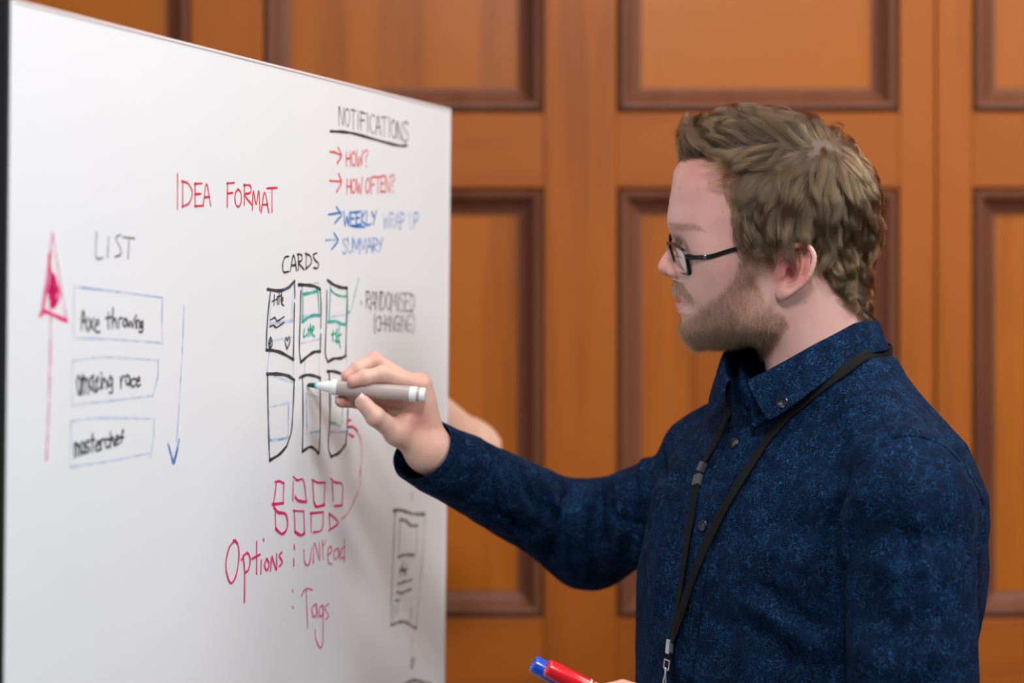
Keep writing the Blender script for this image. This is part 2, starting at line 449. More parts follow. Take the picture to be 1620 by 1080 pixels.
writing(word('masterchef', 117, 196, 690, 680, 721, 700, .06, jit=.06), K, 0.0032, 'black word masterchef')
writing(LC([[(660, 335), (658, 430), (660, 525)], [(643, 590), (640, 660), (620, 735)], [(627, 828), (622, 920), (610, 985)], [(300, 292), (420, 305), (655, 335)]]), BL2, 0.0024, 'blue box sides')
writing(LC([[(300, 292), (298, 500)], [(294, 600), (292, 690), (294, 780)], [(288, 840), (285, 1025)], [(288, 840), (400, 826), (625, 828)], [(285, 1025), (450, 1000), (610, 968)], [(294, 595), (420, 578), (640, 590)], [(294, 772), (450, 755), (620, 735)], [(300, 500), (450, 505), (655, 520)]]), BL3, 0.0030, 'faint blue list boxes')
writing(LC([[(206, 420), (200, 700), (188, 992)]]), PK2, 0.0042, 'faded pink arrow shaft')
writing(LC([[(213, 75), (240, 250), (270, 428)], [(213, 78), (188, 250), (165, 400)]]), PK2, 0.0034, 'faded pink arrow head')
writing(LC([[(162, 408), (185, 393), (225, 410), (271, 430)], [(205, 150), (196, 230), (188, 300), (175, 390)], [(198, 170), (206, 250), (196, 320), (210, 280), (200, 345), (222, 250), (214, 370), (232, 290), (218, 375), (240, 320), (214, 240), (224, 300)], [(210, 240), (206, 380), (216, 300), (228, 352)]]), PK, 0.0046, 'pink scribble in the arrow head')
writing(LC([[(747, 370), (740, 560), (727, 780), (718, 920)]]), BL2, 0.0022, 'thin blue arrow shaft')
writing(LC([[(684, 932), (695, 975), (706, 1012), (718, 960), (728, 915)], [(690, 955), (708, 1005), (722, 945), (708, 990)]]), BL, 0.0030, 'blue arrow head')
# notifications
NC = lambda s: crop(500, 150, 4.0, s)
writing(word('NOTIFICATIONS', 535.5, 645.5, 168, 195, 196, 225, .2), K2, 0.0030, 'grey heading NOTIFICATIONS')
writing(NC([[(90, 230), (170, 234), (250, 247), (400, 290), (520, 320), (572, 320)]]), K, 0.0042, 'black underline')
writing(NC([[(88, 360), (120, 364), (158, 382)], [(138, 335), (152, 362), (160, 385), (148, 408), (132, 432)]]) + NC([[(85, 543), (158, 548)], [(142, 500), (152, 525), (160, 550), (145, 585), (130, 612)]]), R2, 0.0036, 'red arrows')
writing(word('HOW?', 547, 582, 240, 238, 263, 262, .2), R2, 0.0030, 'red word HOW?')
writing(word('HOW OFTEN?', 548, 624, 284, 277, 306, 303, .12), R2, 0.0030, 'red words HOW OFTEN?')
writing(NC([[(78, 756), (120, 750), (155, 744)], [(128, 710), (146, 738), (158, 762), (138, 785), (118, 810)]]) + NC([[(98, 975), (122, 945), (138, 920), (126, 896), (112, 875)]]), BL, 0.0036, 'blue arrows')
writing(NC([[(58, 919), (100, 916), (138, 919)]]), BL2, 0.0036, 'faded blue arrow shaft')
writing(word('WEEKLY', 543, 595, 336, 334, 357, 354, .1) + NC([[(215, 828), (270, 834), (305, 834)]]), BL, 0.0036, 'blue word WEEKLY')
writing(word('WRAP UP', 606, 662, 337, 336, 360, 362, .1), BL2, 0.0036, 'faded blue words WRAP UP')
writing(word('SUMMARY', 541, 605, 377, 377, 400, 397, .1), BL2, 0.0040, 'faded blue word SUMMARY')
# cards
writing(crop(400, 380, 3.0, [[(168, 76), (150, 82), (140, 115), (145, 150), (168, 148)], [(176, 146), (192, 70), (206, 142)], [(182, 120), (203, 116)], [(214, 62), (215, 140)], [(210, 66), (230, 70), (230, 95), (216, 106), (241, 138)],
                             [(252, 62), (251, 135)], [(247, 62), (272, 76), (275, 108), (250, 135)], [(302, 60), (285, 70), (295, 95), (310, 110), (305, 132), (288, 130)]]), K, 0.0028, 'black heading CARDS')
CC = lambda s: crop(410, 430, 3.487, s)
kw = 0.0033
writing(CC([(.0045, [(45, 95), (110, 103), (160, 85), (193, 50)]), [(193, 50), (195, 140)], [(193, 175), (190, 330), (187, 480)], [(62, 98), (50, 200), (40, 330), (38, 430)], (.0045, [(38, 430), (70, 432), (120, 445), (187, 482)]),
            (.0045, [(215, 70), (260, 72), (300, 78), (335, 95)]), [(335, 95), (340, 200), (338, 305)], [(338, 345), (335, 440)], [(228, 108), (225, 250), (220, 420), (228, 498)], (.0045, [(228, 498), (265, 465), (300, 442), (335, 438)]),
            (.0045, [(375, 45), (410, 70), (450, 85), (483, 88)]), [(483, 88), (485, 200), (480, 300), (475, 460)], [(372, 105), (370, 250), (363, 440), (378, 495)], (.0045, [(378, 495), (410, 478), (450, 475), (475, 462)]),
            (.0048, [(42, 562), (90, 562), (150, 570), (192, 595)]), [(45, 560), (47, 750), (52, 950), (57, 1038)], [(192, 595), (185, 750), (175, 880), (150, 960)], (.0045, [(150, 960), (110, 1005), (57, 1038)]),
            (.0045, [(222, 582), (260, 568), (300, 572), (335, 585)]), [(238, 580), (240, 800), (237, 988)], (.0042, [(237, 990), (275, 966), (300, 972), (325, 1000)]), [(335, 590), (335, 850), (328, 998)],
            (.0045, [(375, 548), (410, 548), (462, 564)]), [(385, 560), (388, 800), (380, 960), (395, 1018)], (.0045, [(395, 1018), (440, 995), (475, 950)]), [(487, 650), (487, 750), (485, 850), (475, 950)]]), K, kw, 'black outlines of the six cards')
writing(CC([[(82, 128), (80, 182)], [(70, 162), (95, 150)], [(100, 148), (98, 176)], [(109, 110), (107, 176)], [(98, 138), (120, 128)], [(123, 105), (119, 165), (130, 150), (122, 140), (122, 172), (134, 185)],
            [(60, 264), (85, 252), (98, 270), (135, 247)], [(57, 302), (75, 294), (95, 305), (135, 278)],
            [(61, 360), (51, 385), (53, 412), (64, 414), (71, 390), (61, 360)], [(60, 375), (60, 405)], [(55, 395), (66, 380)],
            [(152, 425), (141, 385), (148, 362), (155, 378), (162, 358), (168, 382), (152, 425)]]), K, 0.0026, 'black card title and icons')
writing(CC([[(240, 120), (237, 275)], (.0046, [(240, 122), (280, 115), (320, 103)]), [(322, 105), (330, 240)], (.0046, [(237, 275), (270, 250), (300, 238), (330, 240)]),
            [(392, 90), (388, 180), (383, 270)], [(392, 95), (410, 115), (440, 130), (482, 135)], (.0046, [(380, 275), (420, 272), (450, 285), (472, 288)]),
            [(248, 318), (243, 356), (262, 346)], [(270, 312), (268, 352)], [(281, 290), (279, 350)], [(272, 320), (290, 313)], [(288, 330), (302, 312), (292, 300), (290, 340), (304, 354)],
            (.004, [(406, 328), (405, 374)]), [(397, 345), (420, 338)], (.0045, [(426, 318), (425, 384)]), [(440, 300), (437, 370), (446, 414)], [(430, 352), (450, 345)], (.004, [(418, 378), (440, 386)])]), GR, 0.0032, 'teal boxes and words on the cards')
writing(CC([[(395, 600), (392, 830)], (.0042, [(392, 830), (420, 835), (440, 845), (455, 825)]), [(462, 690), (455, 825)], [(484, 140), (475, 285)]]) + [[(548, 486), (553, 494), (560, 468), (567, 440)]], GR2, 0.0030, 'faded teal tick and box')
writing(CC([[(50, 745), (58, 930)], (.004, [(55, 928), (110, 922), (160, 912)]), [(160, 715), (158, 900)], [(55, 440), (42, 548), (52, 556)], [(258, 695), (262, 895)], (.004, [(282, 885), (332, 877)]), (.004, [(395, 882), (485, 880)]), [(392, 75), (385, 255)], [(235, 85), (236, 112)]]), BL2, 0.0028, 'blue guide lines on the cards')
writing(CC([[(60, 745), (160, 720)], [(60, 100), (58, 285)], (.005, [(58, 286), (110, 278), (182, 268)]), [(180, 120), (178, 265)], [(55, 380), (180, 358)], [(250, 500), (248, 565)], [(330, 440), (328, 582)], (.004, [(235, 245), (330, 238)]), [(258, 670), (335, 692)], [(130, 95), (190, 68)], [(80, 575), (185, 610)], [(228, 395), (335, 368)], [(385, 250), (470, 235)], [(480, 410), (480, 500)], [(186, 490), (188, 560)], [(300, 62), (330, 60)]]), BL3, 0.0032, 'faint blue rubbed lines on the cards')
writing(word('RANDOMISED', 578, 655, 460, 464, 489, 493, .12) + [[(570, 476), (571, 481)]], K2, 0.0028, 'grey word RANDOMISED')
writing(word('(CHANGING)', 590, 657, 500, 499, 523, 524, .1), K2, 0.0028, 'grey word (CHANGING)')
# options
OC = lambda s: crop(340, 720, 3.0, s)
writing(OC([[(290, 125), (284, 180), (275, 230)], (.0045, [(272, 232), (322, 226)]), [(322, 225), (325, 130)], [(283, 126), (305, 122), (325, 132)],
            [(370, 125), (368, 212)], [(370, 100), (390, 118), (418, 118), (432, 215)], (.0042, [(380, 198), (395, 215), (432, 220)]),
            [(462, 125), (468, 225)], [(460, 115), (485, 128), (521, 128)], [(521, 128), (515, 235)], (.0042, [(470, 225), (480, 243), (518, 235)]),
            [(555, 130), (560, 215)], [(548, 110), (570, 128), (603, 140), (602, 235)], [(565, 240), (602, 236)],
            [(285, 265), (287, 350)], (.0042, [(280, 248), (300, 270), (335, 280), (342, 340), (318, 372), (287, 348)]),
            [(375, 268), (378, 355)], [(370, 262), (420, 265)], [(420, 265), (423, 370)], (.0042, [(378, 362), (405, 378), (423, 370)]),
            [(455, 272), (455, 362)], [(450, 275), (513, 268)], [(512, 268), (506, 350), (465, 365)],
            [(540, 280), (545, 350)], [(540, 275), (583, 318), (537, 358)]]), PK, 0.0030, 'pink rows of small squares')
writing(OC([[(95, 402), (65, 440), (50, 530), (72, 605), (98, 570), (112, 480), (106, 420), (86, 402)], [(132, 475), (139, 560), (138, 695)], [(124, 495), (150, 462), (165, 490), (158, 540), (140, 558)],
            [(196, 410), (196, 560)], [(174, 490), (212, 470)], [(218, 500), (216, 560)], [(228, 398)], [(244, 490), (233, 520), (245, 545), (255, 515), (244, 490)], [(262, 545), (268, 480), (278, 510), (290, 542), (291, 470)], [(316, 460), (303, 475), (318, 505), (304, 526)],
            (.004, [(375, 428), (375, 442)]), [(372, 492), (373, 522)]]), PK, 0.0032, 'pink word Options')
writing(OC([[(420, 450), (425, 510), (445, 515), (458, 440)], [(465, 510), (470, 415), (494, 498), (493, 412)], [(508, 405), (512, 490)], [(510, 432), (524, 402)], [(535, 472), (552, 452), (545, 430), (534, 455), (538, 508), (553, 515)], [(581, 440), (563, 455), (566, 490), (583, 478), (585, 442), (591, 492)], [(611, 432), (598, 450), (598, 488), (612, 478)], [(612, 400), (612, 500)],
            [(410, 664), (422, 640), (440, 632), (460, 638)], [(431, 640), (438, 815)], [(476, 705), (459, 725), (465, 765), (479, 752), (480, 705), (484, 765)], [(510, 710), (493, 725), (496, 765), (510, 750), (511, 715), (510, 880), (496, 911), (477, 870), (473, 828)], [(536, 705), (520, 725), (537, 758), (524, 778)], [(367, 718)], [(366, 640)]]), ink('rose_ink', (0.74, 0.03, 0.24), 0.74), 0.0032, 'rose words unread and Tags')
writing(crop(480, 520, 4.153, [[(286, 602), (308, 598)], [(290, 642), (325, 645), (352, 668)], [(298, 690), (328, 708)]]), PK, 0.0036, 'pink arrow tip')
writing(crop(480, 520, 4.153, [[(340, 655), (372, 720), (380, 800), (374, 900), (360, 1000)]]) + OC([[(690, 50), (690, 130), (660, 210), (630, 270), (598, 303)]]), PK2, 0.0030, 'faded pink curved arrow')
# phone sketch
PC = lambda s: crop(600, 780, 3.6, s)
writing(PC([(.005, [(80, 98), (120, 95), (190, 115), (255, 118)]), [(88, 100), (80, 300), (68, 560), (65, 745)], (.005, [(65, 750), (120, 730), (160, 738), (205, 768)]), (.005, [(115, 150), (150, 155), (175, 180), (215, 183)]), (.0045, [(105, 365), (140, 350), (195, 352)]),
            [(122, 405), (118, 470)], [(135, 390), (142, 470)], [(156, 402), (148, 462)], [(112, 442), (160, 430)], [(125, 420), (150, 455)], (.0042, [(105, 515), (135, 505), (185, 490)]), (.0042, [(100, 560), (125, 568), (150, 555), (182, 545)]), (.004, [(88, 610), (112, 608)]), [(180, 655), (178, 715)],
            (.0045, [(188, 940), (184, 995)]), [(176, 945), (183, 1000), (200, 942)], (.005, [(140, 1085), (200, 1064), (290, 1088)])]), K2, 0.0032, 'grey phone sketch')
writing(PC([[(258, 120), (245, 350), (225, 560), (207, 760)], [(115, 155), (106, 360)], [(215, 190), (205, 350)], [(82, 640), (78, 720)], [(102, 630), (98, 690)], [(184, 830), (186, 940)], [(184, 0), (183, 40)]]), ink('pale_grey_ink', (.12, .12, .12), .42), 0.0034, 'faint grey sketch lines')
writing([[(632, 733), (631, 745)], [(629, 744), (634, 747)]], K, 0.0024, 'small black marks')

# ------------------------------------------------------------------ distance-field sculpting
f32 = np.float32
def el(Q, c, r, R=None):
    q = Q - np.array(c, f32)
    if R is not None: q = q @ np.array(R, f32)
    r = np.array(r, f32)
    k0 = np.sqrt(((q / r) ** 2).sum(1)) + 1e-6; k1 = np.sqrt(((q / (r * r)) ** 2).sum(1)) + 1e-9
    return k0 * (k0 - 1) / k1
def rc(Q, a, b, ra, rb):
    a = np.array(a, f32); d = np.array(b, f32) - a
    q = Q - a; t = np.clip(q @ d / (d @ d + 1e-9), 0, 1)
    return np.sqrt(((q - t[:, None] * d) ** 2).sum(1)) - (ra + (rb - ra) * t)
def chain(Q, pts, rad, k=0):
    o = None
    for i in range(len(pts) - 1):
        s = rc(Q, pts[i], pts[i + 1], rad[i], rad[i + 1]); o = s if o is None else smin(o, s, k)
    return o
def smin(a, b, k):
    if k <= 0: return np.minimum(a, b)
    h = np.maximum(k - np.abs(a - b), 0) / k
    return np.minimum(a, b) - h * h * k * 0.25
def smax(a, b, k): return -smin(-a, -b, k)
def rot_m(ax, deg):
    return np.array(Matrix.Rotation(math.radians(deg), 3, ax), f32)

def surface(fn, lo, hi, h, coarse=4, band=2.2, project=2):
    """sparse surface nets of fn(points)=0; lo, hi, h in the units of fn"""
    lo = np.array(lo, f32); hi = np.array(hi, f32); H = h * coarse
    nc = np.ceil((hi - lo) / H).astype(int) + 1
    g = np.stack(np.meshgrid(*[lo[i] + H * np.arange(nc[i]) for i in range(3)], indexing='ij'), -1).reshape(-1, 3).astype(f32)
    Fc = fn(g).reshape(nc)
    act = np.abs(Fc) < H * band
    # a block spans corner (i,j,k) .. +1 ; active if any of its corners is near the surface
    A = np.zeros(nc - 1, bool)
    for dx in (0, 1):
        for dy in (0, 1):
            for dz in (0, 1):
                A |= act[dx:nc[0] - 1 + dx, dy:nc[1] - 1 + dy, dz:nc[2] - 1 + dz]
    nf = (nc - 1) * coarse + 1
    F = np.repeat(np.repeat(np.repeat(np.sign(Fc[:-1, :-1, :-1]) * 1e3, coarse, 0), coarse, 1), coarse, 2)
    F = np.pad(F, ((0, 1), (0, 1), (0, 1)), mode='edge').astype(f32)
    M = np.repeat(np.repeat(np.repeat(A, coarse, 0), coarse, 1), coarse, 2); M = np.pad(M, ((0, 1),) * 3)
    for ax in range(3):
        M2 = M.copy(); sl = [slice(None)] * 3; sr = [slice(None)] * 3
        sl[ax] = slice(1, None); sr[ax] = slice(None, -1); M2[tuple(sl)] |= M[tuple(sr)]; M = M2
    idx = np.argwhere(M)
    pts = (lo + idx * h).astype(f32); vals = np.empty(len(pts), f32)
    for s in range(0, len(pts), 400000): vals[s:s + 400000] = fn(pts[s:s + 400000])
    F[M] = vals
    S = F < 0
    nx, ny, nz = F.shape
    cnt = np.zeros((nx - 1, ny - 1, nz - 1), np.int8)
    for dx in (0, 1):
        for dy in (0, 1):
            for dz in (0, 1): cnt += S[dx:nx - 1 + dx, dy:ny - 1 + dy, dz:nz - 1 + dz]
    cells = np.argwhere((cnt > 0) & (cnt < 8))
    vid = np.full(cnt.shape, -1, np.int64); vid[tuple(cells.T)] = np.arange(len(cells))
    acc = np.zeros((len(cells), 3)); n = np.zeros(len(cells))
    cs = [(a, b, c) for a in (0, 1) for b in (0, 1) for c in (0, 1)]
    for p in cs:
        for ax in range(3):
            if p[ax]: continue
            q = list(p); q[ax] = 1
            i0 = cells + p; i1 = cells + q
            f0 = F[tuple(i0.T)]; f1 = F[tuple(i1.T)]
            m = (f0 < 0) != (f1 < 0)
            t = np.where(m, f0 / np.where(m, f0 - f1, 1), 0)
            pos = np.repeat(np.array(p, float)[None], len(cells), 0); pos[:, ax] = t
            acc[m] += pos[m]; n[m] += 1
    V = lo + (cells + acc / n[:, None]) * h
    quads = []
    for ax in range(3):
        a1, a2 = (ax + 1) % 3, (ax + 2) % 3
        sl = [slice(None)] * 3; sr = [slice(None)] * 3; sl[ax] = slice(None, -1); sr[ax] = slice(1, None)
        d = S[tuple(sl)] != S[tuple(sr)]
        e = np.argwhere(d)
        e = e[(e[:, a1] > 0) & (e[:, a2] > 0) & (e[:, a1] < F.shape[a1] - 1) & (e[:, a2] < F.shape[a2] - 1)]
        ins = S[tuple(e.T)]
        def off(u, v):
            c = e.copy(); c[:, a1] += u; c[:, a2] += v; return vid[tuple(c.T)]
        q = np.stack([off(-1, -1), off(0, -1), off(0, 0), off(-1, 0)], 1)
        q[~ins] = q[~ins][:, ::-1]
        quads.append(q)
    Q = np.vstack(quads); Q = Q[(Q >= 0).all(1)]
    V = V.astype(f32)
    for _ in range(project):
        f0, G = grad(fn, V, h * .35)
        V = V - np.clip(f0, -h, h)[:, None] * G * 0.8
    return V, Q
def grad(fn, V, e):
    f0 = fn(V); G = np.zeros_like(V)
    for a in range(3):
        d = np.zeros(3, f32); d[a] = e
        G[:, a] = (fn(V + d) - fn(V - d)) / (2 * e)
    G /= np.linalg.norm(G, axis=1)[:, None] + 1e-6
    return f0, G
def vnormals(V, Q):
    n = np.cross(V[Q[:, 2]] - V[Q[:, 0]], V[Q[:, 3]] - V[Q[:, 1]]); N = np.zeros_like(V)
    for k in range(4): np.add.at(N, Q[:, k], n)
    return N / (np.linalg.norm(N, axis=1)[:, None] + 1e-12)
def laplace(V, Q, it, lam=.5):
    V = V.copy()
    for _ in range(it):
        S = np.zeros_like(V); c = np.zeros(len(V))
        for k in range(4):
            np.add.at(S, Q[:, k], V[Q[:, (k + 1) % 4]] + V[Q[:, k - 1]]); np.add.at(c, Q[:, k], 2)
        V += lam * (S / np.maximum(c, 1)[:, None] - V)
    return V
def vnoise(Pn, seed=0):
    """smooth value noise in -1..1, numpy"""
    r = np.random.default_rng(seed); T = r.random((32, 32, 32)) * 2 - 1
    i = np.floor(Pn).astype(int); f = Pn - i; f = f * f * (3 - 2 * f); o = 0
    for dx in (0, 1):
        for dy in (0, 1):
            for dz in (0, 1):
                w = (f[:, 0] if dx else 1 - f[:, 0]) * (f[:, 1] if dy else 1 - f[:, 1]) * (f[:, 2] if dz else 1 - f[:, 2])
                o = o + w * T[(i[:, 0] + dx) % 32, (i[:, 1] + dy) % 32, (i[:, 2] + dz) % 32]
    return o
def in_poly(x, y, poly):
    poly = np.array(poly, float); r = np.zeros(len(x), bool); j = len(poly) - 1
    for i in range(len(poly)):
        xi, yi = poly[i]; xj, yj = poly[j]
        c = ((yi > y) != (yj > y)) & (x < (xj - xi) * (y - yi) / (yj - yi + 1e-12) + xi)
        r ^= c; j = i
    return r
def poly_dist(x, y, poly):
    poly = np.array(poly, float); d = np.full(len(x), 1e9)
    for i in range(len(poly)):
        a = poly[i - 1]; b = poly[i]; ab = b - a
        t = np.clip(((x - a[0]) * ab[0] + (y - a[1]) * ab[1]) / (ab @ ab + 1e-12), 0, 1)
        d = np.minimum(d, np.hypot(x - a[0] - t * ab[0], y - a[1] - t * ab[1]))
    return d
def smooth01(x): x = np.clip(x, 0, 1); return x * x * (3 - 2 * x)

# ------------------------------------------------------------------ the man's head
# head frame, millimetres: u forward, v towards his left ear, w up; origin inside the head, level with the ear
HS = 0.635
HEAD_O = P(1230, 400, 2.43)
YAW, ROLL = math.radians(5), math.radians(6)
hu = np.array([-math.cos(YAW), math.sin(YAW), 0.0])
hv0 = np.array([-math.sin(YAW), -math.cos(YAW), 0.0])
hv = hv0 * math.cos(ROLL) - np.array([0, 0, 1.0]) * math.sin(ROLL)
hw = np.cross(hu, hv)
HM = np.stack([hu, hv, hw], 0)
def h2w(Q): return HEAD_O + (np.asarray(Q, float) @ HM) * 1e-3
def px2uw(p): return ((1230 - p[0]) * HS, (400 - p[1]) * HS)

def skull(Q):
    """cranium, neck and face without ears"""
    A = Q.copy(); A[:, 1] = np.abs(A[:, 1])
    d = el(A, (8, 0, 50), (99, 75, 86))
    d = smin(d, el(A, (55, 14, 48), (52, 48, 55)), 22)                # forehead
    d = smin(d, el(A, (72, 22, 33), (33, 33, 15)), 16)                # brow
    d = smin(d, el(A, (55, 0, -12), (47, 52, 62)), 24)                # middle face
    d = smin(d, rc(A, (82, 22, -10), (58, 46, -8), 12, 14), 26)       # cheek bone
    d = smin(d, rc(A, (58, 46, -6), (-2, 60, -4), 13, 11), 30)
    d = smin(d, el(A, (46, 36, -36), (36, 25, 36)), 26)               # cheek
    d = smin(d, el(A, (36, 42, 20), (48, 27, 36)), 26)                # temple
    d = smin(d, el(A, (71, 0, -44), (26, 27, 26)), 16)                # jaws in front
    d = smin(d, rc(A, (84, 8, -78), (18, 49, -62), 13, 15), 22)       # lower jaw
    d = smin(d, rc(A, (18, 49, -62), (-6, 60, -14), 15, 12), 20)
    d = smin(d, el(A, (52, 0, -66), (46, 40, 27)), 18)                # floor of the mouth
    d = smin(d, el(A, (85, 0, -78), (12, 18, 14)), 12)                # chin
    d = smin(d, rc(A, (-22, 16, -40), (-42, 22, -190), 42, 43), 26)   # neck
    d = smin(d, rc(A, (-38, 0, -20), (-54, 0, -190), 45, 46), 26)
    d = smin(d, rc(A, (-18, 55, -28), (-2, 16, -175), 10, 9), 16)     # neck muscle
    return d

def face(Q):
    A = Q.copy(); A[:, 1] = np.abs(A[:, 1])
    d = skull(Q)
    d = smax(d, -el(A, (101, 34, 4), (19, 17, 12)), 12)               # eye sockets
    d = smin(d, el(A, (85.5, 32, 3.5), (13.0, 15.5, 12.2)), 6)            # lids over the eye
    d = smin(d, rc(A, (88, 20, 21), (80, 44, 19), 7, 6), 9)           # upper orbit edge
    slit = rc(A, (98.5, 24, -1.5), (90.5, 43, -2.5), 0.8, 0.5)
    d = smax(d, -slit, 1.6)
    d = smin(d, rc(A, (99.5, 0, 15), (112.5, 0, -13.5), 6.2, 7.6), 9)     # nose
    d = smin(d, el(A, (112.3, 0, -15.5), (8.6, 9.5, 8.6)), 5)
    d = smin(d, el(A, (103.5, 11.5, -19), (8.5, 6.0, 6.8)), 4)            # nostril wings
    d = smax(d, -el(A, (108, 6, -26.5), (5.2, 2.9, 3.6)), 2.0)
    d = smin(d, rc(A, (96, 0, -30), (98, 0, -41), 8, 7), 8)               # philtrum
    d = smin(d, rc(A, (99.0, 0, -41), (87.0, 23, -48.5), 5.2, 2.4), 3)  # upper lip
    d = smin(d, rc(A, (96.0, 0, -53), (86.5, 21, -51), 5.8, 2.6), 3)    # lower lip
    d = smax(d, -rc(A, (105, 0, -47.2), (88.5, 26, -50), 1.3, 0.8), 1.5)
    # left and right ears
    E = A.copy()
    tilt = math.radians(17)
    e = (E - np.array((-12, 70.5, -13), f32)) / 0.94
    eu = e[:, 0] * math.cos(tilt) + e[:, 2] * math.sin(tilt); ew = -e[:, 0] * math.sin(tilt) + e[:, 2] * math.cos(tilt)
    flare = 0.42
    ev = e[:, 1] + eu * flare                                            # the rear stands off the head
    e = np.stack([eu, ev, ew], 1)
    hel = catmull([(7, 3, 4), (8.5, 6, 12), (7.5, 9, 21), (1, 11, 28.5), (-9, 12, 29.5), (-16.5, 12.5, 22), (-18, 12.5, 8), (-15, 11, -6), (-8, 9, -17), (-1, 7, -24)], 3)
    ear = chain(e, hel, np.interp(np.linspace(0, 1, len(hel)), [0, .15, .4, .7, .88, 1], [1.6, 2.6, 3.0, 3.0, 2.9, 4.6]), 1.0)
    ear = smin(ear, el(e, (-5, 5.0, 4), (12, 2.4, 25)), 3)
    ear = smin(ear, el(e, (0, -3, 2), (12, 6, 20)), 4)
    ear = smin(ear, chain(e, catmull([(-2, 8, 22), (-8, 9.5, 12), (-9.5, 10, 2), (-8, 9.5, -8), (-2, 8, -14)], 3), [2.2] * 13, 1), 3)
    ear = smin(ear, el(e, (2.5, 6, -23), (7, 4.0, 8.5)), 4)
    ear = smax(ear, -el(e, (-13.2, 11.5, 12), (2.2, 4, 12)), 1.5)
    ear = smax(ear, -el(e, (2, 10.5, 17), (5, 4, 6)), 2)
    ear = smin(ear, el(e, (7.2, 5.5, -5), (3.0, 4.5, 6)), 2)
    d = smin(d, ear, 3)
    d = smax(d, -el(e, (-.5, 7.5, -3), (6.6, 9.0, 9.5)), 2.0)
    d = smin(d, el(e, (7.2, 4.5, -5), (2.6, 4.5, 5.5)), 2)
    # the cut where the neck ends inside the shirt
    return np.maximum(d, -Q[:, 2] - 175)

Vh, Qh = surface(face, (-125, -96, -180), (128, 96, 150), 1.3)
# bring the mid-line profile onto the photographed one
prof_px = [(1076, 268), (1066, 290), (1061, 315), (1059, 335), (1058, 350), (1061, 365), (1064, 378), (1059, 390), (1050, 402), (1043, 413), (1040.5, 423), (1044, 432),
           (1056, 438), (1066, 443), (1064, 452), (1062, 460), (1063, 467), (1068, 471.5), (1072, 474.5), (1069, 478), (1068, 484), (1071, 491), (1078, 498), (1079.5, 506), (1077, 517), (1080, 528), (1088, 539)]
pu = np.array([px2uw(p) for p in prof_px])[::-1]
def fit_profile(V):
    mid = np.abs(V[:, 1]) < 1.6
    front = mid & (V[:, 0] > 60)
    w = V[front, 2]; u = V[front, 0]
    ws = np.arange(pu[0, 1], pu[-1, 1], 0.9); cur = np.full(len(ws), np.nan)
    for i, ww in enumerate(ws):
        m = np.abs(w - ww) < 0.95
        if m.any(): cur[i] = u[m].max()
    ok = ~np.isnan(cur); cur = np.interp(ws, ws[ok], cur[ok])
    tgt = np.interp(ws, pu[:, 1], pu[:, 0]); dl = np.convolve(np.pad(tgt - cur, 1, mode='edge'), [.25, .5, .25], 'valid')
    fade = smooth01((ws[-1] - ws) / 30)
    dd = np.interp(V[:, 2], ws, dl * fade, right=0) * np.exp(-(np.maximum(ws[0] - V[:, 2], 0) / 9) ** 2)
    nose = np.exp(-((V[:, 2] + 6) / 20.0) ** 2)
    sig = 30 - 14 * nose
    return dd * np.exp(-(V[:, 1] / sig) ** 2) * smooth01((V[:, 0] - 55) / 30), dl
for _ in range(3):
    dd, dl = fit_profile(Vh); Vh[:, 0] += dd

# ------------------------------------------------------------------ skin, beard, hair
def w2px(W):
    W = np.asarray(W)
    return 810 + W[:, 0] / W[:, 1] * FPX, 540 - (W[:, 2] - EYE) / W[:, 1] * FPX
def side_px(Q):
    """pixel of a head point, both sides folded onto the visible one"""
    A = np.array(Q, float); A[:, 1] = np.abs(A[:, 1]); return w2px(h2w(A))

man_base = P(1300, 540, 2.43); man_base[2] = 0
man = empty('person', tuple(man_base), 'bearded man in glasses and a navy patterned shirt writing on the whiteboard', 'person')

def skin_material(name, attr=True, base=(0.64, 0.375, 0.30)):
    m, nt, N, L, b = new_mat(name)
    tc = N.new('ShaderNodeTexCoord')
    n1 = N.new('ShaderNodeTexNoise'); n1.inputs['Scale'].default_value = 38; n1.inputs['Detail'].default_value = 5
    n2 = N.new('ShaderNodeTexNoise'); n2.inputs['Scale'].default_value = 420; n2.inputs['Detail'].default_value = 3
    L.new(tc.outputs['Object'], n1.inputs['Vector']); L.new(tc.outputs['Object'], n2.inputs['Vector'])
    rp = N.new('ShaderNodeValToRGB')
    rp.color_ramp.elements[0].position = .3; rp.color_ramp.elements[0].color = (.92, .86, .84, 1)
    rp.color_ramp.elements[1].position = .7; rp.color_ramp.elements[1].color = (1.04, 1.03, 1.02, 1)
    L.new(n1.outputs['Fac'], rp.inputs['Fac'])
    mx = N.new('ShaderNodeMix'); mx.data_type = 'RGBA'; mx.blend_type = 'MULTIPLY'; mx.inputs['Factor'].default_value = 1
    if attr:
        at = N.new('ShaderNodeAttribute'); at.attribute_name = 'tint'; L.new(at.outputs['Color'], mx.inputs['A'])
    else: mx.inputs['A'].default_value = (*base, 1)
    L.new(rp.outputs['Color'], mx.inputs['B'])
    L.new(mx.outputs['Result'], b.inputs['Base Color'])
    b.inputs['Roughness'].default_value = 0.46; b.inputs['Specular IOR Level'].default_value = 0.45
    b.inputs['Subsurface Weight'].default_value = 0.22
    b.inputs['Subsurface Radius'].default_value = (1.0, 0.35, 0.2); b.inputs['Subsurface Scale'].default_value = 0.006
    bp = N.new('ShaderNodeBump'); bp.inputs['Strength'].default_value = .16; bp.inputs['Distance'].default_value = .0006
    L.new(n2.outputs['Fac'], bp.inputs['Height']); L.new(bp.outputs[0], b.inputs['Normal'])
    return m
m_skin = skin_material('skin')
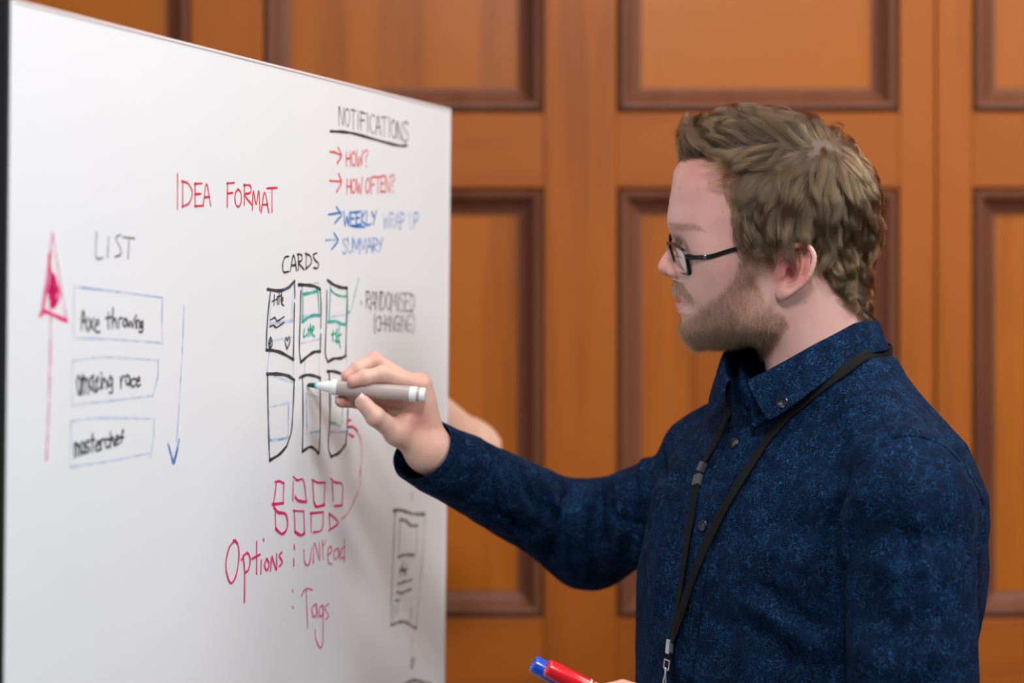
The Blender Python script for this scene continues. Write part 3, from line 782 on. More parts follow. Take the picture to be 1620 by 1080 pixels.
def set_tint(o, col):
    a = o.data.attributes.new('tint', 'FLOAT_COLOR', 'POINT')
    a.data.foreach_set('color', np.hstack([col, np.ones((len(col), 1))]).astype(f32).ravel())

BEARD = [(1172, 398), (1197, 405), (1202, 440), (1218, 480), (1244, 497), (1252, 515), (1233, 540), (1215, 566), (1188, 563), (1150, 560), (1100, 558), (1060, 535), (1064, 508), (1083, 499), (1100, 488), (1118, 474), (1140, 458), (1156, 438), (1164, 415)]
TACHE = [(1052, 444), (1066, 441), (1080, 447), (1095, 468), (1099, 484), (1090, 479), (1080, 468), (1064, 466.5), (1056, 460)]
BROW = [(1057, 352), (1075, 352), (1100, 354), (1120, 368), (1102, 365), (1076, 366), (1060, 363)]
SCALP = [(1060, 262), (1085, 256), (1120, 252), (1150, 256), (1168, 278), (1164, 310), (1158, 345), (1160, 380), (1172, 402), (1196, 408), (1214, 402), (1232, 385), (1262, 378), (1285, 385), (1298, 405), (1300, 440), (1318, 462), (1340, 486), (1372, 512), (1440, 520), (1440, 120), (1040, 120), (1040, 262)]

def signed(px, py, poly):
    d = poly_dist(px, py, poly); return np.where(in_poly(px, py, poly), d, -d)
def skin_tint(V):
    px, py = side_px(V)
    c = np.tile(np.array([0.680, 0.415, 0.365]), (len(V), 1))
    red = np.array([0.60, 0.25, 0.21])
    def blend(col, w): c[:] = c * (1 - w[:, None]) + np.array(col) * w[:, None]
    g = lambda x, y, r: np.exp(-((px - x) ** 2 + (py - y) ** 2) / r ** 2)
    fr = V[:, 0] > 20
    blend((.50, .20, .18), .68 * g(1115, 268, 44) * fr); blend((.50, .245, .225), .62 * g(1110, 325, 58) * fr); blend(red, .25 * g(1150, 420, 40))
    blend((.60, .24, .20), .62 * g(1045, 425, 20)); blend((.60, .27, .22), .5 * g(1078, 432, 14))
    dE = np.sqrt(((V[:, 0] + 14) / 24) ** 2 + ((np.abs(V[:, 1]) - 80) / 15) ** 2 + ((V[:, 2] + 10) / 38) ** 2)
    ear = smooth01((1.12 - dE) / .3)
    blend((.60, .22, .21), ear * .8 * (1 - .6 * smooth01((py - 440) / 20)))
    lip = signed(px, py, [(1058, 466.5), (1070, 470), (1092, 479), (1082, 486), (1072, 491), (1064, 487)])
    blend((.56, .22, .20), .8 * smooth01((lip + 2) / 3) * (np.abs(V[:, 1]) < 30) * (V[:, 0] > 60))
    bd = smooth01((signed(px, py, BEARD) + 2) / 14) * (V[:, 0] > -30)
    blend((.36, .215, .15), .62 * bd)
    blend((.42, .26, .19), .55 * smooth01((signed(px, py, TACHE) + 1) / 4) * (V[:, 0] > 70))
    blend((.40, .25, .18), .5 * smooth01((signed(px, py, BROW) + 2) / 4) * (V[:, 0] > 70))
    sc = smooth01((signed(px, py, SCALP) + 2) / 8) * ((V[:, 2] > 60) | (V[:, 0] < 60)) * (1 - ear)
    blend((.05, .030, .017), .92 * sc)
    for (mx_, my_, r) in [(1143, 335, 1.6), (1247, 562, 1.6), (1274, 478, 1.5), (1075, 298, 1.6), (1104, 300, 2), (1122, 290, 2)]: blend((.30, .12, .09), .6 * g(mx_, my_, r))
    return c
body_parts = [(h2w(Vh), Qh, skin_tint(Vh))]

# eyeballs behind the lids
m_eye, nt, N, L, b = new_mat('eye')
tc = N.new('ShaderNodeTexCoord'); gr = N.new('ShaderNodeVectorMath'); gr.operation = 'DISTANCE'
L.new(tc.outputs['Object'], gr.inputs[0])
b.inputs['Roughness'].default_value = 0.08
def eyeball(sgn):
    c = h2w(np.array([[84.5, 32 * sgn, 2.5]]))[0]; look = h2w(np.array([[84.5 + 11.5, 32 * sgn, -1.5]]))[0]
    bm = bmesh.new(); bmesh.ops.create_uvsphere(bm, u_segments=24, v_segments=16, radius=.0118)
    V = np.array([v.co[:] for v in bm.verts]) + c; bm.verts.index_update()
    o = from_arrays('eye', V, [[v.index for v in f.verts] for f in bm.faces], None, man); bm.free()
    m = m_eye.copy(); nt = m.node_tree
    d = [n for n in nt.nodes if n.type == 'VECT_MATH'][0]; d.inputs[1].default_value = tuple(look - np.array(man.location))
    r = nt.nodes.new('ShaderNodeValToRGB'); r.color_ramp.interpolation = 'EASE'
    e = r.color_ramp.elements; e[0].position = 0; e[0].color = (.01, .01, .01, 1); e[1].position = 1; e[1].color = (.75, .70, .66, 1)
    for p_, c_ in ((.22, (.01, .01, .01, 1)), (.26, (.12, .20, .24, 1)), (.50, (.10, .17, .20, 1)), (.56, (.72, .67, .63, 1))): q = e.new(p_); q.color = c_
    mm = nt.nodes.new('ShaderNodeMath'); mm.operation = 'MULTIPLY'; mm.inputs[1].default_value = 1 / .011
    nt.links.new(d.outputs['Value'], mm.inputs[0]); nt.links.new(mm.outputs[0], r.inputs['Fac']); nt.links.new(r.outputs[0], nt.nodes['Principled BSDF'].inputs['Base Color'])
    o.data.materials.append(m)
for s in (-1, 1): eyeball(s)

def hair_material(name, c0, c1, tip, rough=.38):
    m, nt, N, L, b = new_mat(name)
    N.remove(b)
    h = N.new('ShaderNodeBsdfHairPrincipled'); h.parametrization = 'COLOR'
    h.inputs['Roughness'].default_value = rough; h.inputs['Radial Roughness'].default_value = .5
    h.inputs['Random Roughness'].default_value = .2
    inf = N.new('ShaderNodeHairInfo'); mx = N.new('ShaderNodeMix'); mx.data_type = 'RGBA'; mx2 = N.new('ShaderNodeMix'); mx2.data_type = 'RGBA'
    mx.inputs['A'].default_value = (*c0, 1); mx.inputs['B'].default_value = (*c1, 1); at = N.new('ShaderNodeAttribute'); at.attribute_name = 'shade'; L.new(at.outputs['Fac'], mx.inputs['Factor'])
    mm = N.new('ShaderNodeMath'); mm.operation = 'MULTIPLY'; mm.inputs[1].default_value = .7; L.new(inf.outputs['Intercept'], mm.inputs[0])
    L.new(mm.outputs[0], mx2.inputs['Factor']); L.new(mx.outputs['Result'], mx2.inputs['A']); mx2.inputs['B'].default_value = (*tip, 1)
    L.new(mx2.outputs['Result'], h.inputs['Color']); L.new(h.outputs[0], N['Material Output'].inputs['Surface'])
    return m
def strands(name, pts, rad, mat, parent, stuff=True, shade=None):
    """pts (n, k, 3) world; rad (n, k)"""
    n, k = pts.shape[:2]
    off = np.array(parent.location)
    cu = bpy.data.hair_curves.new(name); cu.add_curves([k] * n)
    cu.attributes['position'].data.foreach_set('vector', (pts - off).astype(f32).ravel())
    a = cu.attributes.get('radius') or cu.attributes.new('radius', 'FLOAT', 'POINT')
    a.data.foreach_set('value', rad.astype(f32).ravel())
    if shade is None: shade = rng.random(n)
    a = cu.attributes.new('shade', 'FLOAT', 'CURVE'); a.data.foreach_set('value', shade.astype(f32))
    cu.materials.append(mat)
    o = link(bpy.data.objects.new(name, cu), parent)
    if stuff: o['kind'] = 'stuff'
    return o

Nh = vnormals(Vh, Qh)
fc = Vh[Qh].mean(1); fn_ = np.cross(Vh[Qh[:, 2]] - Vh[Qh[:, 0]], Vh[Qh[:, 3]] - Vh[Qh[:, 1]]); fa = np.linalg.norm(fn_, axis=1) / 2; fn_ = fn_ / (2 * fa[:, None] + 1e-9)
fpx, fpy = side_px(fc)
def sample(weight, n):
    p = fa * weight; i = rng.choice(len(fc), n, p=p / p.sum())
    t = rng.random((n, 2)); q = Vh[Qh[i]]
    a = q[:, 0] * (1 - t[:, :1]) + q[:, 1] * t[:, :1]; b_ = q[:, 3] * (1 - t[:, :1]) + q[:, 2] * t[:, :1]
    return a * (1 - t[:, 1:]) + b_ * t[:, 1:], fn_[i]
def short_hair(weight, n, dirv, length, flare, jitter, k=5, droop=.5):
    r, nn = sample(weight, n)
    d = np.array(dirv(r) if callable(dirv) else np.tile(dirv, (n, 1)), float)
    d = d - nn * (d * nn).sum(1)[:, None]; d /= np.linalg.norm(d, axis=1)[:, None] + 1e-6
    d = d + nn * flare + rng.normal(size=(n, 3)) * jitter; d /= np.linalg.norm(d, axis=1)[:, None]
    L = length * (0.55 + .75 * rng.random(n))
    cv = rng.normal(size=(n, 3)) * .35 + np.array([0, 0, -droop])
    t = np.linspace(0, 1, k)
    return r[:, None, :] + (d[:, None, :] * t[None, :, None] + cv[:, None, :] * (t ** 2)[None, :, None] * .5) * L[:, None, None]
TAPER = lambda k: np.interp(np.linspace(0, 1, k), [0, .6, 1], [1, .85, .3])

# beard and moustache
sb = signed(fpx, fpy, BEARD)
nz_ = vnoise(fc / 7.0, 5) * .5 + .5
wb = smooth01((sb + 1) / 13) * (fc[:, 0] > -34) * (fc[:, 2] < 6) * (.35 + .9 * nz_)
wb *= .55 + .9 * smooth01((fpy - 480) / 60)
wb *= 1 - .8 * np.exp(-((fpx - 1085) / 12) ** 2 - ((fpy - 499) / 9) ** 2)
def bdir(r):
    px, py = side_px(r)
    d = np.stack([-.25 + .9 * smooth01((1130 - px) / 60) + 0 * px, np.zeros(len(r)), -np.ones(len(r))], 1)
    nk = smooth01((px - 1180) / 40) * smooth01((py - 500) / 40); d[:, 0] += nk * .8
    return d
S1 = short_hair(wb, 26000, bdir, 5.0, .42, .42)
under = smooth01((sb + 1) / 8) * (fc[:, 0] > -10) * (fpy > 525)
S1b = short_hair(under, 9000, (.25, 0, -1.0), 6.0, .35, .38)
wt = smooth01((signed(fpx, fpy, TACHE) + 1) / 3) * (fc[:, 0] > 72) * (fc[:, 2] < -24)
S2 = short_hair(wt, 1500, lambda r: np.stack([.1 + 0 * r[:, 0], np.sign(r[:, 1]) * .9, -.9 + 0 * r[:, 0]], 1), 3.8, .28, .28)
m_beard = hair_material('beard_hair', (.014, .0082, .0044), (.085, .049, .024), (.11, .068, .034), .34)
B = np.concatenate([S1, S1b, S2]); kb = B.shape[1]
strands('beard', h2w(B.reshape(-1, 3)).reshape(B.shape), np.tile(TAPER(kb) * .000060, (len(B), 1)), m_beard, man)['label'] = 'short brown beard and moustache'
we = smooth01((signed(fpx, fpy, BROW) + 1) / 4) * (fc[:, 0] > 68)
E1 = short_hair(we, 800, lambda r: np.stack([-.5 + 0 * r[:, 0], np.sign(r[:, 1]) * .9, .15 + 0 * r[:, 0]], 1), 4.2, .08, .12, droop=.1)
strands('eyebrow', h2w(E1.reshape(-1, 3)).reshape(E1.shape), np.tile(TAPER(kb) * .00005, (len(E1), 1)), m_beard, man)
# lashes along the upper lid
tt = rng.random(160) * 1.0; sg = np.where(rng.random(160) < .5, -1, 1)
r0 = np.stack([98.2 - 7.5 * tt, (25 + 17.5 * tt) * sg, -.5 - 1.0 * tt], 1)
dl_ = np.stack([np.full(160, 6.0), 2.5 * sg * tt, -1.6 + rng.normal(size=160) * .5], 1)
ts = np.linspace(0, 1, 4)
LSH = r0[:, None] + dl_[:, None] * ts[None, :, None] + np.array([0, 0, 1.5]) * (ts ** 2)[None, :, None]
strands('eyelashes', h2w(LSH.reshape(-1, 3)).reshape(LSH.shape), np.tile(TAPER(4) * .00006, (160, 1)), m_beard, man)

# hair of the head: guides with direction (pixels), turn towards his left, length mm, lift mm, curl
HG = [  # x, y, dx, dy, dv, length, lift, curl
 (1090, 262, -.05, -.95, -.05, 44, 22, 1.2), (1078, 256, .1, -.9, .0, 36, 18, 1.2), (1110, 235, -.55, -.70, -.1, 52, 27, 1.1), (1140, 225, -.75, -.55, -.2, 54, 25, 1.1), (1150, 258, -.75, -.35, .1, 46, 15, 1.0),
 (1175, 215, -.85, -.40, -.3, 55, 22, 1.0), (1200, 205, -.8, -.45, -.4, 55, 20, .9), (1200, 235, -.95, -.15, .0, 60, 9, .35), (1235, 212, -.75, -.50, -.4, 52, 16, .7),
 (1250, 232, -.95, -.22, .0, 62, 8, .25), (1275, 215, -.60, -.65, -.5, 50, 15, .7), (1305, 215, -.25, -.8, -.6, 48, 12, .6), (1335, 222, .45, -.55, -.5, 46, 12, .7),
 (1165, 262, -.8, -.1, .1, 40, 10, .6), (1176, 276, -.5, .8, .1, 50, 9, .5), (1190, 268, -.75, .65, .1, 56, 9, .45), (1215, 262, -.85, .50, .1, 62, 9, .3), (1250, 252, -.90, .42, .1, 66, 9, .3), (1285, 250, -.62, .78, .2, 68, 10, .3), (1315, 248, -.15, 1, .2, 66, 10, .35), (1345, 250, .45, .9, .0, 60, 12, .6),
 (1175, 310, -.12, 1, .1, 50, 10, .5), (1170, 350, .12, 1, .1, 40, 10, .8), (1200, 305, -.48, .85, .1, 56, 11, .45), (1240, 300, -.58, .80, .1, 60, 12, .35), (1285, 300, -.35, .93, .1, 60, 12, .4), (1330, 300, .15, 1, .0, 56, 13, .6), (1365, 290, .4, .9, -.1, 50, 15, 1.0),
 (1180, 388, .45, .9, .0, 26, 7, .9), (1205, 360, -.15, 1, .0, 42, 10, .6), (1215, 388, .55, .85, .0, 26, 8, 1.0), (1250, 350, -.35, .93, .0, 38, 12, .5), (1290, 350, -.40, .9, .1, 48, 13, .7), (1335, 350, .05, 1, .0, 44, 14, .8), (1370, 340, .4, .9, -.1, 40, 15, 1.2),
 (1305, 400, .1, 1, .0, 32, 9, .6), (1340, 400, .25, .95, .0, 34, 10, .6), (1370, 400, .35, .9, -.1, 32, 11, .8), (1310, 445, .6, .75, .0, 22, 7, .9), (1340, 450, .45, .85, .0, 24, 9, 1.1), (1365, 450, .35, .9, -.1, 24, 10, 1.1), (1345, 482, .7, .6, .0, 16, 6, .9), (1370, 490, .5, .8, -.1, 16, 6, .8)]
ssc = signed(fpx, fpy, SCALP)
ok_face = ((fc[:, 2] > 60) | (fc[:, 0] < 55))
earz = (np.abs(fc[:, 1]) > 64) & (fc[:, 0] < 0) & (fc[:, 0] > -46) & (fc[:, 2] > -50) & (fc[:, 2] < 20)
wsc = smooth01((ssc + 1) / 5) * ok_face * (~earz)
gpos, gdir, gpar = [], [], []
wide = h2w(fc); 
for (x, y, dx, dy, dv, Ln, lf, cu_) in HG:
    m = (fc[:, 1] > 0)
    i = np.argmin(np.where(m, (fpx - x) ** 2 + (fpy - y) ** 2, 1e9))
    for s in (1, -1):
        gpos.append(fc[i] * (1, s, 1)); dvv = dv if (s > 0 or dv < -.15) else -dv
        gdir.append((-dx, dvv if s > 0 or dv < -.15 else -dv, -dy)); gpar.append((Ln, lf, cu_))
gpos, gdir, gpar = map(np.array, (gpos, gdir, gpar))
def field(p):
    d2 = ((p[:, None, :] - gpos[None]) ** 2).sum(2) + 30; w = d2 ** -2.0; w /= w.sum(1)[:, None]
    return w @ gdir, w @ gpar
NG, NS = 1900, 15
gr_, gn = sample(wsc * (1 + .6 * (fc[:, 1] > -10)), NG)
D, PAR = field(gr_)
Lg = PAR[:, 0] * (.78 + .40 * rng.random(NG)); lift = PAR[:, 1] * (.55 + .75 * rng.random(NG)); curl = PAR[:, 2]
# locks: neighbouring guides share their wave
cell = np.floor((gr_ + vnoise(gr_ / 9, 3)[:, None] * 5) / 18).astype(int); hsh = (cell @ np.array([73856093, 19349663, 83492791])) % 9973
ph = (hsh % 97) / 97 * 6.28 + rng.normal(size=NG) * .45; wl = 26 + (hsh % 13) + rng.normal(size=NG) * 1.5; kap = ((hsh % 31) / 31 - .42) * 2
lift = lift * (.75 + .5 * ((hsh % 17) / 17))
path = np.zeros((NG, NS, 3)); p = gr_.copy(); path[:, 0] = p
dprev = None
for k in range(1, NS):
    t = k / (NS - 1)
    d, _ = field(p)
    _, n = grad(skull, p.astype(f32), 1.0)
    if dprev is not None: d = d * .45 + dprev * .8
    d = d - n * (d * n).sum(1)[:, None]; d /= np.linalg.norm(d, axis=1)[:, None] + 1e-6
    bn_ = np.cross(n, d)
    s = t * Lg
    a = curl * (.25 + .75 * t)
    turn = np.sin(s / wl * 6.28 + ph) * .85 * a + kap * curl * max(0, t - .45) * 2.6
    ca, sa = np.cos(turn)[:, None], np.sin(turn)[:, None]
    d2 = d * ca + bn_ * sa
    p = p + d2 * (Lg / (NS - 1))[:, None]
    h = lift * (np.sin(min(1, t * 1.25) * math.pi * .5) - .30 * max(0, t - .6) / .4) + curl * 2.6 * np.cos(s / wl * 6.28 + ph) * t
    sd = skull(p.astype(f32)); p = p + n * (np.maximum(h, .6) - sd)[:, None] * .85
    path[:, k] = p; dprev = d
# gather the guides of a lock towards its middle one
t = np.linspace(0, 1, NS)
shade_g = np.zeros(NG)
for hv_ in np.unique(hsh):
    m = np.where(hsh == hv_)[0]
    shade_g[m] = rng.random()
    c = m[np.argmin(((gr_[m] - gr_[m].mean(0)) ** 2).sum(1))]
    w = (.76 * smooth01(t * 1.2))[None, :, None]
    path[m] = path[m] * (1 - w) + (path[c][None] + (gr_[m] - gr_[c])[:, None, :] * .28) * w
# children
NC = 26
ci = np.repeat(np.arange(NG), NC); nch = len(ci)
off = rng.normal(size=(nch, 3)) * 2.4; gnn = gn[ci]; off -= gnn * (off * gnn).sum(1)[:, None]
conv = np.interp(t, [0, .35, .8, 1], [1, .78, .50, .60])
ch = path[ci] + off[:, None, :] * conv[None, :, None]
fr_ = rng.normal(size=(nch, 1, 3)) * (t ** 2)[None, :, None] * .9 + gnn[:, None, :] * (rng.random((nch, 1, 1)) * 2.0 * t[None, :, None])
ch = ch + fr_
cut = .72 + .28 * rng.random(nch)                       # uneven ends
ii = t[None, :] * cut[:, None] * (NS - 1); i0 = np.minimum(ii.astype(int), NS - 2); ff = (ii - i0)[:, :, None]
ch = np.take_along_axis(ch, i0[:, :, None], 1) * (1 - ff) + np.take_along_axis(ch, i0[:, :, None] + 1, 1) * ff
# flyaway hairs
nf = 260
fi = rng.choice(NG, nf); fly = path[fi] + rng.normal(size=(nf, 1, 3)) * 2 + (gn[fi][:, None, :] * (rng.random((nf, 1, 1)) * 9 + 2) + rng.normal(size=(nf, 1, 3)) * 6) * (t ** 1.5)[None, :, None]
allh = np.concatenate([ch, fly])
radh = np.tile(TAPER(NS), (len(allh), 1)) * np.concatenate([np.full(nch, .000076), np.full(nf, .00005)])[:, None]
m_hair = hair_material('head_hair', (.0030, .0016, .0007), (.036, .0185, .0070), (.080, .045, .018), .19)
strands('hair', h2w(allh.reshape(-1, 3)).reshape(allh.shape), radh, m_hair, man, True, np.clip(np.concatenate([shade_g[ci], np.full(nf, .6)]) * .7 + rng.random(len(allh)) * .3, 0, 1))['label'] = 'wavy light brown hair with a side parting'

# ------------------------------------------------------------------ glasses
m_frame = plain('glossy_black_frame', (.006, .006, .007), .3, 0, .1, .35)
m_glass, nt, N, L, b = new_mat('lens_glass')
b.inputs['Base Color'].default_value = (1, 1, 1, 1); b.inputs['Roughness'].default_value = 0.0; b.inputs['IOR'].default_value = 1.5; b.inputs['Transmission Weight'].default_value = 1.0
gl = empty('eyeglasses', tuple(h2w(np.array([[112, 0, 0]]))[0]), 'black rectangular eyeglasses on the nose of the bearded man', 'eyeglasses')
def face_pt(v, s, w):
    """point of the curved front of the glasses: v across, w up, s thickness"""
    u = 109.5 - 0.0028 * v * v - .16 * abs(v) + (w - 3) * .27 + s
    return np.array([u, v, w + 6 - .14 * v])
def rim_curve(sg, ins=0.0):
    o = []
    for a in np.linspace(0, 2 * math.pi, 41)[:-1]:
        ca, sa = math.cos(a), math.sin(a); e_ = .42
        x = math.copysign(abs(ca) ** e_, ca) * (25.2 - ins); y = math.copysign(abs(sa) ** e_, sa) * (14.2 - ins)
        o.append((sg * (36.3 + x * (1 - .115 * (1 - y / (14.2 - ins)))), -4.0 + y))
    return o
m = MB()
for sg in (1, -1):
    cv = rim_curve(sg); n = len(cv); V = []
    for j, (v_, w_) in enumerate(cv):
        vi, wi = rim_curve(sg, 2.2 if w_ > 4 or abs(v_) > 52 else 1.1)[j]
        V += [face_pt(v_, 1.7, w_), face_pt(vi, 1.7, wi), face_pt(vi, -1.7, wi), face_pt(v_, -1.7, w_)]
    F = [(4 * j + k, 4 * j + (k + 1) % 4, 4 * ((j + 1) % n) + (k + 1) % 4, 4 * ((j + 1) % n) + k) for j in range(n) for k in range(4)]
    m.add(h2w(np.array(V)), F)
m.tube(h2w(np.array([face_pt(v_, 0, 1.5 + 2.5 * (1 - (v_ / 10) ** 2)) for v_ in np.linspace(-11, 11, 9)])), .0019, 8)
for sg in (1, -1):
    m.tube(h2w(np.array([face_pt(sg * 60.5, 0, 3.5), face_pt(sg * 63.5, -1.5, 3.5), face_pt(sg * 66.5, -6, 3.5)])), [.0026, .0028, .0022], 8)
m.build('frame', m_frame, gl, True)
for sg in (1, -1):
    m = MB(); cv = rim_curve(sg, 1.2)
    n = len(cv); V = [face_pt(35.5 * sg, .3, -4)] + [face_pt(a, .3, c) for a, c in cv] + [face_pt(35.5 * sg, -.7, -4)] + [face_pt(a, -.7, c) for a, c in cv]
    F = [(0, 1 + j, 1 + (j + 1) % n) for j in range(n)] + [(n + 1, n + 2 + (j + 1) % n, n + 2 + j) for j in range(n)] + [(1 + j, n + 2 + j, n + 2 + (j + 1) % n, 1 + (j + 1) % n) for j in range(n)]
    m.add(h2w(np.array(V)), F); m.build('lens', m_glass, gl)
    m = MB(); e0 = face_pt(sg * 66.5, -5, 3.5)
    q = np.array([e0, (66, sg * 73, e0[2] * .8 + 1.8), (40, sg * 77.5, 10), (8, sg * 80, 14.5), (-8, sg * 79, 16.5), (-22, sg * 75, 9), (-30, sg * 72, -6)])
    q = catmull(q, 4)
    V = []
    for j, c in enumerate(q):
        hh = 2.3 - .8 * j / len(q)
        V += [c + (0, .8, hh), c + (0, .8, -hh), c + (0, -.8, -hh), c + (0, -.8, hh)]
    F = [(4 * j + k, 4 * j + 4 + k, 4 * j + 4 + (k + 1) % 4, 4 * j + (k + 1) % 4) for j in range(len(q) - 1) for k in range(4)] + [(0, 1, 2, 3), tuple(4 * (len(q) - 1) + k for k in (3, 2, 1, 0))]
    m.add(h2w(np.array(V)), F); tp = m.build('temple', m_frame, gl)
    m = MB(); c0 = np.array([72, sg * 71.4, e0[2] * .9 + .9])
    m.box((-.0012, -.0009, -.0017), (.0012, .0009, .0017), .0003); m.V = [tuple(h2w(np.array([np.array(v_) * 1e3 + c0 + np.array([0, 0, 0])]))[0]) for v_ in m.V]
    m.build('hinge', plain('hinge_metal', (.35, .33, .31), .3, 1.0), gl)

# ------------------------------------------------------------------ marker pens and hands
tip_d = None
def board_depth(px, py):
    u, v = to_board(px, py); return B3(u, v)[1]
tip_d = board_depth(486, 608.5)
pen0 = P(486, 608.5, tip_d) + bn * 0.0006
pen1 = P(674, 625, tip_d - 0.022)
pdir = (pen1 - pen0); PL = np.linalg.norm(pdir); pdir /= PL
m_taupe = plain('taupe_plastic', (.42, .355, .34), .28, 0, .3)
m_wplast = plain('white_plastic', (.80, .81, .82), .25, 0, .3)
m_green = plain('green_felt', (.004, .045, .03), .8)
m_teal = plain('teal_stain', (.05, .50, .38), .5)
def lathe(o, d, prof, n=28):
    m = MB(); d = d / np.linalg.norm(d); u = np.cross(d, (0, 0, 1.0)); u /= np.linalg.norm(u); w = np.cross(d, u); V = []
    for a, r in prof: V += [o + d * a + (u * math.cos(2 * math.pi * k / n) + w * math.sin(2 * math.pi * k / n)) * max(r, 1e-5) for k in range(n)]
    F = [(i * n + k, i * n + (k + 1) % n, (i + 1) * n + (k + 1) % n, (i + 1) * n + k) for i in range(len(prof) - 1) for k in range(n)]
    F += [tuple(range(n)), tuple((len(prof) - 1) * n + k for k in range(n))]
    m.add(V, F); return m
pen = empty('marker_pen', tuple(pen0), 'taupe and white marker pen with green tip pressed on the whiteboard', 'marker pen')
R0 = .0079
lathe(pen0, pdir, [(0, .0009), (.0012, .0022), (.0075, .0027), (.0080, .0027)]).build('tip', m_green, pen, True)
lathe(pen0, pdir, [(.0075, .0029), (.0095, .0031), (.0098, .0031)]).build('ink_collar', m_teal, pen, True)
lathe(pen0, pdir, [(.0096, .0031), (.0099, .0034), (.020, .0056), (.0255, .0066), (.0258, .0079), (.0262, .0083), (.0315, .0083), (.0318, .0079)]).build('nose', m_wplast, pen, True)
lathe(pen0, pdir, [(.0318, R0 - .0002), (.0320, R0), (PL - .0165, R0), (PL - .0163, R0 - .0003)]).build('barrel', m_taupe, pen, True)
lathe(pen0, pdir, [(PL - .0164, R0 - .0003), (PL - .0162, R0 + .00005), (PL - .0090, R0 + .00005), (PL - .0088, R0 - .0005)]).build('band', m_wplast, pen, True)
lathe(pen0, pdir, [(PL - .0089, R0 - .0006), (PL - .0060, R0 - .0006)]).build('groove', m_taupe, pen, True)
lathe(pen0, pdir, [(PL - .0061, R0 - .0006), (PL - .0059, R0 - .0002), (PL - .0015, R0 - .0005), (PL - .0004, R0 - .0012), (PL, R0 - .003), (PL, .0005)]).build('end_cap', m_wplast, pen, True)

HO = P(620, 640, 2.46)
def hp(px, py, d, o=HO): return (P(px, py, d) - o) * 1e3
pd = tip_d - .012                                       # depth of the pen under the fingers
RH = dict(
 thumb=([(668, 706, pd + .040), (628, 684, pd + .012), (594, 659, pd - .006), (574, 637, pd - .010)], [12.5, 11.5, 9.6, 8.0]),
 index=([(664, 609, pd + .020), (606, 592, pd + .001), (578, 597, pd - .004), (559, 602.5, pd - .006)], [10.5, 8.8, 7.7, 6.4]),
 middle=([(655, 612, pd + .036), (592, 571, pd + .020), (566, 583, pd + .010), (549, 595, pd + .006)], [10.5, 8.8, 7.6, 6.4]),
 ring=([(652, 632, pd + .050), (598, 628, pd + .040), (566, 634, pd + .026), (540, 634.5, pd + .013)], [10, 8.4, 7.4, 6.6]),
 little=([(655, 655, pd + .058), (612, 654, pd + .050), (590, 648, pd + .036), (578, 640, pd + .028)], [9.5, 7.6, 6.7, 6.0]))
wrist_r = (678, 712, pd + .035)
def right_hand(Q):
    H = {k: np.array([hp(*p) for p in v[0]]) for k, v in RH.items()}
    w = hp(*wrist_r)
    d = rc(Q, w, H['index'][0], 19, 13)
    d = smin(d, rc(Q, w, H['middle'][0], 19, 13), 8)
    d = smin(d, rc(Q, w, H['ring'][0], 18, 12), 8)
    d = smin(d, rc(Q, w, H['little'][0], 17, 11), 8)
    d = smin(d, rc(Q, w, H['thumb'][1], 18, 11), 12)
    d = smin(d, rc(Q, H['thumb'][1], H['index'][0] * .75 + w * .25, 10, 10), 10)      # web of the thumb
    fore = w + ((P(928, 848, 2.665) - HO) * 1e3 - w) * .6
    d = smin(d, rc(Q, w, fore, 22.5, 25), 10)
    for k, (pts, rad) in RH.items():
        c = chain(Q, H[k], rad, 1.5)
        for j in (1, 2): c = smin(c, np.linalg.norm(Q - H[k][j].astype(f32), axis=1) - rad[j] * 1.04, 3)
        d = smin(d, c, 6 if k == 'thumb' else 3.5)
    # fingers close on the barrel instead of passing through it
    a, b_ = (pen0 - HO) * 1e3, (pen1 - HO) * 1e3
    d = smax(d, -(rc(Q, a, b_, R0 * 1e3 - .3, R0 * 1e3 - .3)), 1.0)
    return d
lo = np.min([hp(500, 540, pd - .03), hp(820, 820, pd - .03)], 0) ; hi = np.max([hp(530, 540, pd + .16), hp(830, 530, pd + .16)], 0)
Vr, Qr = surface(right_hand, np.minimum(lo, hi) - 6, np.maximum(lo, hi) + 6, 1.5)
def hand_tint(V, origin, nails, reds):
    c = np.tile(np.array([0.66, 0.425, 0.345]), (len(V), 1))
    for q, r, col, a in reds:
        w = a * np.exp(-((V - q) ** 2).sum(1) / r ** 2); c = c * (1 - w[:, None]) + np.array(col) * w[:, None]
    for q, r in nails:
        w = .75 * smooth01((r - np.linalg.norm(V - q, axis=1)) / 1.5); c = c * (1 - w[:, None]) + np.array((.66, .40, .36)) * w[:, None]
    return c
RD = (.62, .24, .21)
reds = [(hp(655, 662, pd + .012), 17, RD, .75), (hp(680, 690, pd + .01), 14, RD, .45), (hp(540, 634, pd + .010), 8, (.55, .18, .15), .75), (hp(562, 603, pd - .006), 9, RD, .55), (hp(549, 596, pd + .004), 8, RD, .5),
        (hp(664, 600, pd + .012), 10, RD, .35), (hp(592, 562, pd + .014), 8, RD, .35), (hp(574, 634, pd - .012), 8, RD, .4)]
body_parts.append((HO + Vr * 1e-3, Qr, hand_tint(Vr, HO, [], reds)))
m_nail = plain('finger_nail', (.68, .43, .38), .3, 0, .3)
